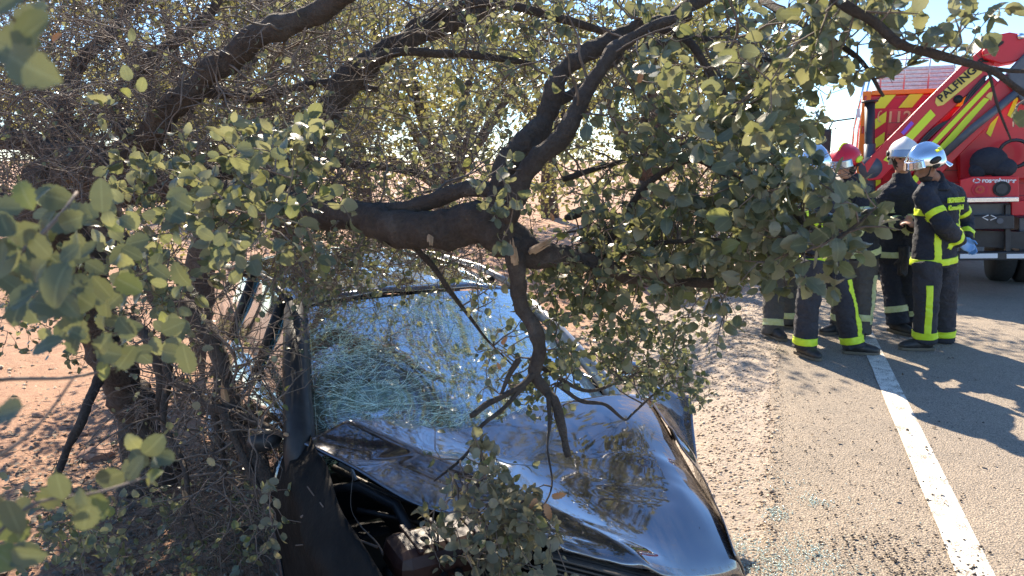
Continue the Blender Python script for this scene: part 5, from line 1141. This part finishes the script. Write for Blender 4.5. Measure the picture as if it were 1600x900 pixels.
def near_leaf(seed):
    r2 = random.Random(seed); ns2 = 11; V = []; mid = []; cu = r2.uniform(-.05, .16); fo = r2.uniform(.05, .35); tw = r2.uniform(-.5, .5); wd0 = r2.uniform(.31, .40); spn = r2.uniform(.03, .17)
    for i in range(ns2+1):
        x = i/ns2; w_ = wd0*math.sin(math.pi*min(1, x*.95+.05)**.92)**.55 if 0 < i < ns2 else .015
        w1 = w_*(1+(spn if i % 2 else -spn)+r2.uniform(-.05, .05)); w2 = w_*(1+(spn if i % 2 else -spn)+r2.uniform(-.05, .05)); zc_ = cu*(1-4*(x-.5)**2)
        for (yy, mm) in ((-w1, 1), (-w1*.5, .5), (0, 0), (w2*.5, .5), (w2, 1)):
            a = tw*(x-.3); V.append((x, yy*math.cos(a), zc_+abs(yy)*fo+yy*math.sin(a)+.012*math.sin(x*16+seed)*abs(yy)/wd0)); mid.append(mm)
    Q = [(i*5+j, (i+1)*5+j, (i+1)*5+j+1, i*5+j+1) for i in range(ns2) for j in range(4)]
    b0 = len(V); V += [(-.22, -.012, -.02), (-.22, .012, -.02), (.03, .012, .003), (.03, -.012, .003)]; mid += [0]*4; Q.append((b0, b0+3, b0+2, b0+1))
    me = bpy.data.meshes.new('leaf'); me.from_pydata(V, [], Q); at = me.attributes.new('mid', 'FLOAT', 'POINT'); at.data.foreach_set('value', mid); me.materials.append(M['leaf']); me.shade_smooth(); return me
VAR = [near_leaf(k) for k in range(9)]; VARP = [v.copy() for v in VAR]; VARN = [v.copy() for v in VAR]
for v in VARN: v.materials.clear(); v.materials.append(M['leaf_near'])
for v in VARP: v.materials.clear(); v.materials.append(M['leaf_pale'])
rt = ROOT[oak.name]
for c_, i in enumerate(big_):
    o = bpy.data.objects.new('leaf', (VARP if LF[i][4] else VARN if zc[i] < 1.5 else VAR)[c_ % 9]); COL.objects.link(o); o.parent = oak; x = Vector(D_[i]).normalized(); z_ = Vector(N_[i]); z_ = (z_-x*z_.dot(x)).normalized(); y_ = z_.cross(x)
    m4 = Matrix((x*S_[i], y_*S_[i], z_*S_[i])).transposed().to_4x4(); m4.translation = Vector(P_[i])-rt; o.matrix_local = m4
# dry orange leaves caught in the twigs
for (x, y, Y, s_, a) in ((838, 778, 2.0, .05, 4.3), (852, 786, 1.98, .05, 5.0), (862, 776, 2.0, .045, .3), (83, 66, 1.6, .03, .6), (998, 130, 2.3, .04, 1.4), (784, 538, 2.4, .035, 1), (782, 577, 2.4, .03, 2), (865, 345, 2.4, .03, 2)):
    o = bpy.data.objects.new('dry_leaf', VAR[5].copy()); o.data.materials.clear(); o.data.materials.append(M['dryleaf']); COL.objects.link(o); o.parent = oak; o['label'] = 'withered orange leaf'
    x_ = Vector((math.cos(a), -.2, math.sin(a))).normalized(); z_ = Vector((0, -1, .3)); z_ = (z_-x_*z_.dot(x_)).normalized(); m4 = Matrix((x_*s_, z_.cross(x_)*s_*.55, z_*s_)).transposed().to_4x4(); m4.translation = P(x, y, Y)-rt; o.matrix_local = m4

# ---------------- trees beyond ----------------
def far_tree(px, Y, h, rad, nleaf, label, ls=.06, seed=0, zbot=.25):
    r2 = random.Random(seed); b_ = P(px, 300, Y); b_.z = float(gh(b_.x, b_.y)); t_ = empty('background_tree', b_, label, 'tree', 'holm oaks beyond the crash')
    th = h*.35; q = MB(); A = [b_-Z1*.1, b_+Z1*th*.5+Vector((r2.uniform(-.2, .2), 0, 0)), b_+Z1*th]; q.loft(crom([tuple(a) for a in A], 4), [float(x) for x in np.linspace(h*.045, h*.028, 9)], n=9); q.out('trunk', M['bark'], t_, True, fix=False)
    cl = []; top = b_+Z1*th
    for k in range(8):
        a = r2.uniform(0, 6.28); e = b_+Vector((math.cos(a)*rad*r2.uniform(.3, .85), math.sin(a)*rad*r2.uniform(.3, .85), h*r2.uniform(.45, .95)))
        q = MB(); mid_ = top.lerp(e, .5)+Vector((r2.uniform(-.2, .2), r2.uniform(-.2, .2), .15)); q.loft(crom([tuple(top), tuple(mid_), tuple(e)], 4), [float(x) for x in np.linspace(h*.022, .012, 9)], n=6); q.out('limb', M['bark'], t_, True, fix=False)
        for _ in range(4): cl.append(e+Vector((r2.gauss(0, .25), r2.gauss(0, .25), r2.gauss(0, .15)))*rad*.6)
    for _ in range(14): a = r2.uniform(0, 6.28); u = r2.uniform(.6, 1); cl.append(b_+Vector((math.cos(a)*rad*u, math.sin(a)*rad*u, h*r2.uniform(zbot, .8))))
    cl = np.array([tuple(c) for c in cl]); pick = RNG.integers(0, len(cl), nleaf); g = RNG.normal(size=(nleaf, 3)); g /= np.linalg.norm(g, axis=1, keepdims=True); g *= (RNG.random(nleaf)**.45)[:, None]*rad*.33; g[:, 2] *= .7
    pos = cl[pick]+g; pos[:, 2] = np.maximum(pos[:, 2], b_.z+.15); d = RNG.normal(size=(nleaf, 3)); nn = RNG.normal(size=(nleaf, 3))*.8+[0, 0, .6]
    leaf_cloud('crown', pos, d, nn, RNG.random(nleaf)*ls+ls*.7, M['leaf_far'], t_, nseg=2)
    return t_
far_tree(330, 7.0, 4.3, 1.7, 12000, 'dense dark oak added for shade just behind the leaning trunk, filling the upper left', .05, 31, .34)  # added crown, placed so its shadow darkens the lower left
far_tree(700, 11, 4.6, 2.2, 9000, 'sunlit oak seen through the gap above the main limb', .06, 1)
far_tree(430, 9, 4.4, 2.1, 5500, 'oak behind the upper left twigs, over the car roof', .055, 2)
far_tree(1010, 12, 4.8, 2.0, 8000, 'oak behind the leafy right part of the crown', .06, 3)
far_tree(120, 21, 5.6, 2.8, 6000, 'oak at the far left behind the leaning trunk', .06, 4)
far_tree(1130, 20, 5.0, 2.3, 6000, 'small distant oak just left of the road', .09, 5)
far_tree(560, 19, 6.5, 3.2, 7000, 'taller distant oak between the two nearer ones on the left', .10, 6)
far_tree(860, 24, 7.0, 3.6, 7000, 'distant oak behind the hanging bough', .11, 7)
far_tree(-80, 16, 6.5, 3.2, 6000, 'distant oak at the left photo edge', .09, 8)
far_tree(300, 26, 7.5, 4, 6000, 'farthest oak, seen through the left twigs', .12, 9)
# dry shrubs on the soil at the left
def shrub(px, py, h, n_, label, seed, mt='leaf_far'):
    r2 = random.Random(seed); g = G(px, py, -.4); g.z = float(gh(g.x, g.y)); t_ = empty('shrub', g, label, 'shrub', 'low dry shrubs')
    q = MB()
    for k in range(14):
        a = r2.uniform(0, 6.28); e = g+Vector((math.cos(a)*h*.6*r2.random(), math.sin(a)*h*.6*r2.random(), h*r2.uniform(.6, 1))); q.loft([g, g.lerp(e, .5)+Vector((0, 0, .05)), e], [.008, .005, .002], n=5)
    q.out('stems', M['twig'], t_, True, fix=False); p = RNG.normal(size=(n_, 3))*[h*.35, h*.35, h*.22]+[g.x, g.y, g.z+h*.55]
    p[:, 2] = np.maximum(p[:, 2], g.z+.02); leaf_cloud('foliage', p, RNG.normal(size=(n_, 3)), RNG.normal(size=(n_, 3))+[0, 0, .5], RNG.random(n_)*.03+.02, M[mt], t_, nseg=2)
shrub(40, 470, .6, 1500, 'yellowish dry shrub in the sun at the far left, behind the blurred leaves', 3)
shrub(230, 440, .7, 1600, 'dry shrub between the leaning trunk and the car tail', 4)
shrub(1010, 390, .4, 500, 'small scrubby bush on pink soil beyond the broken stub', 5)
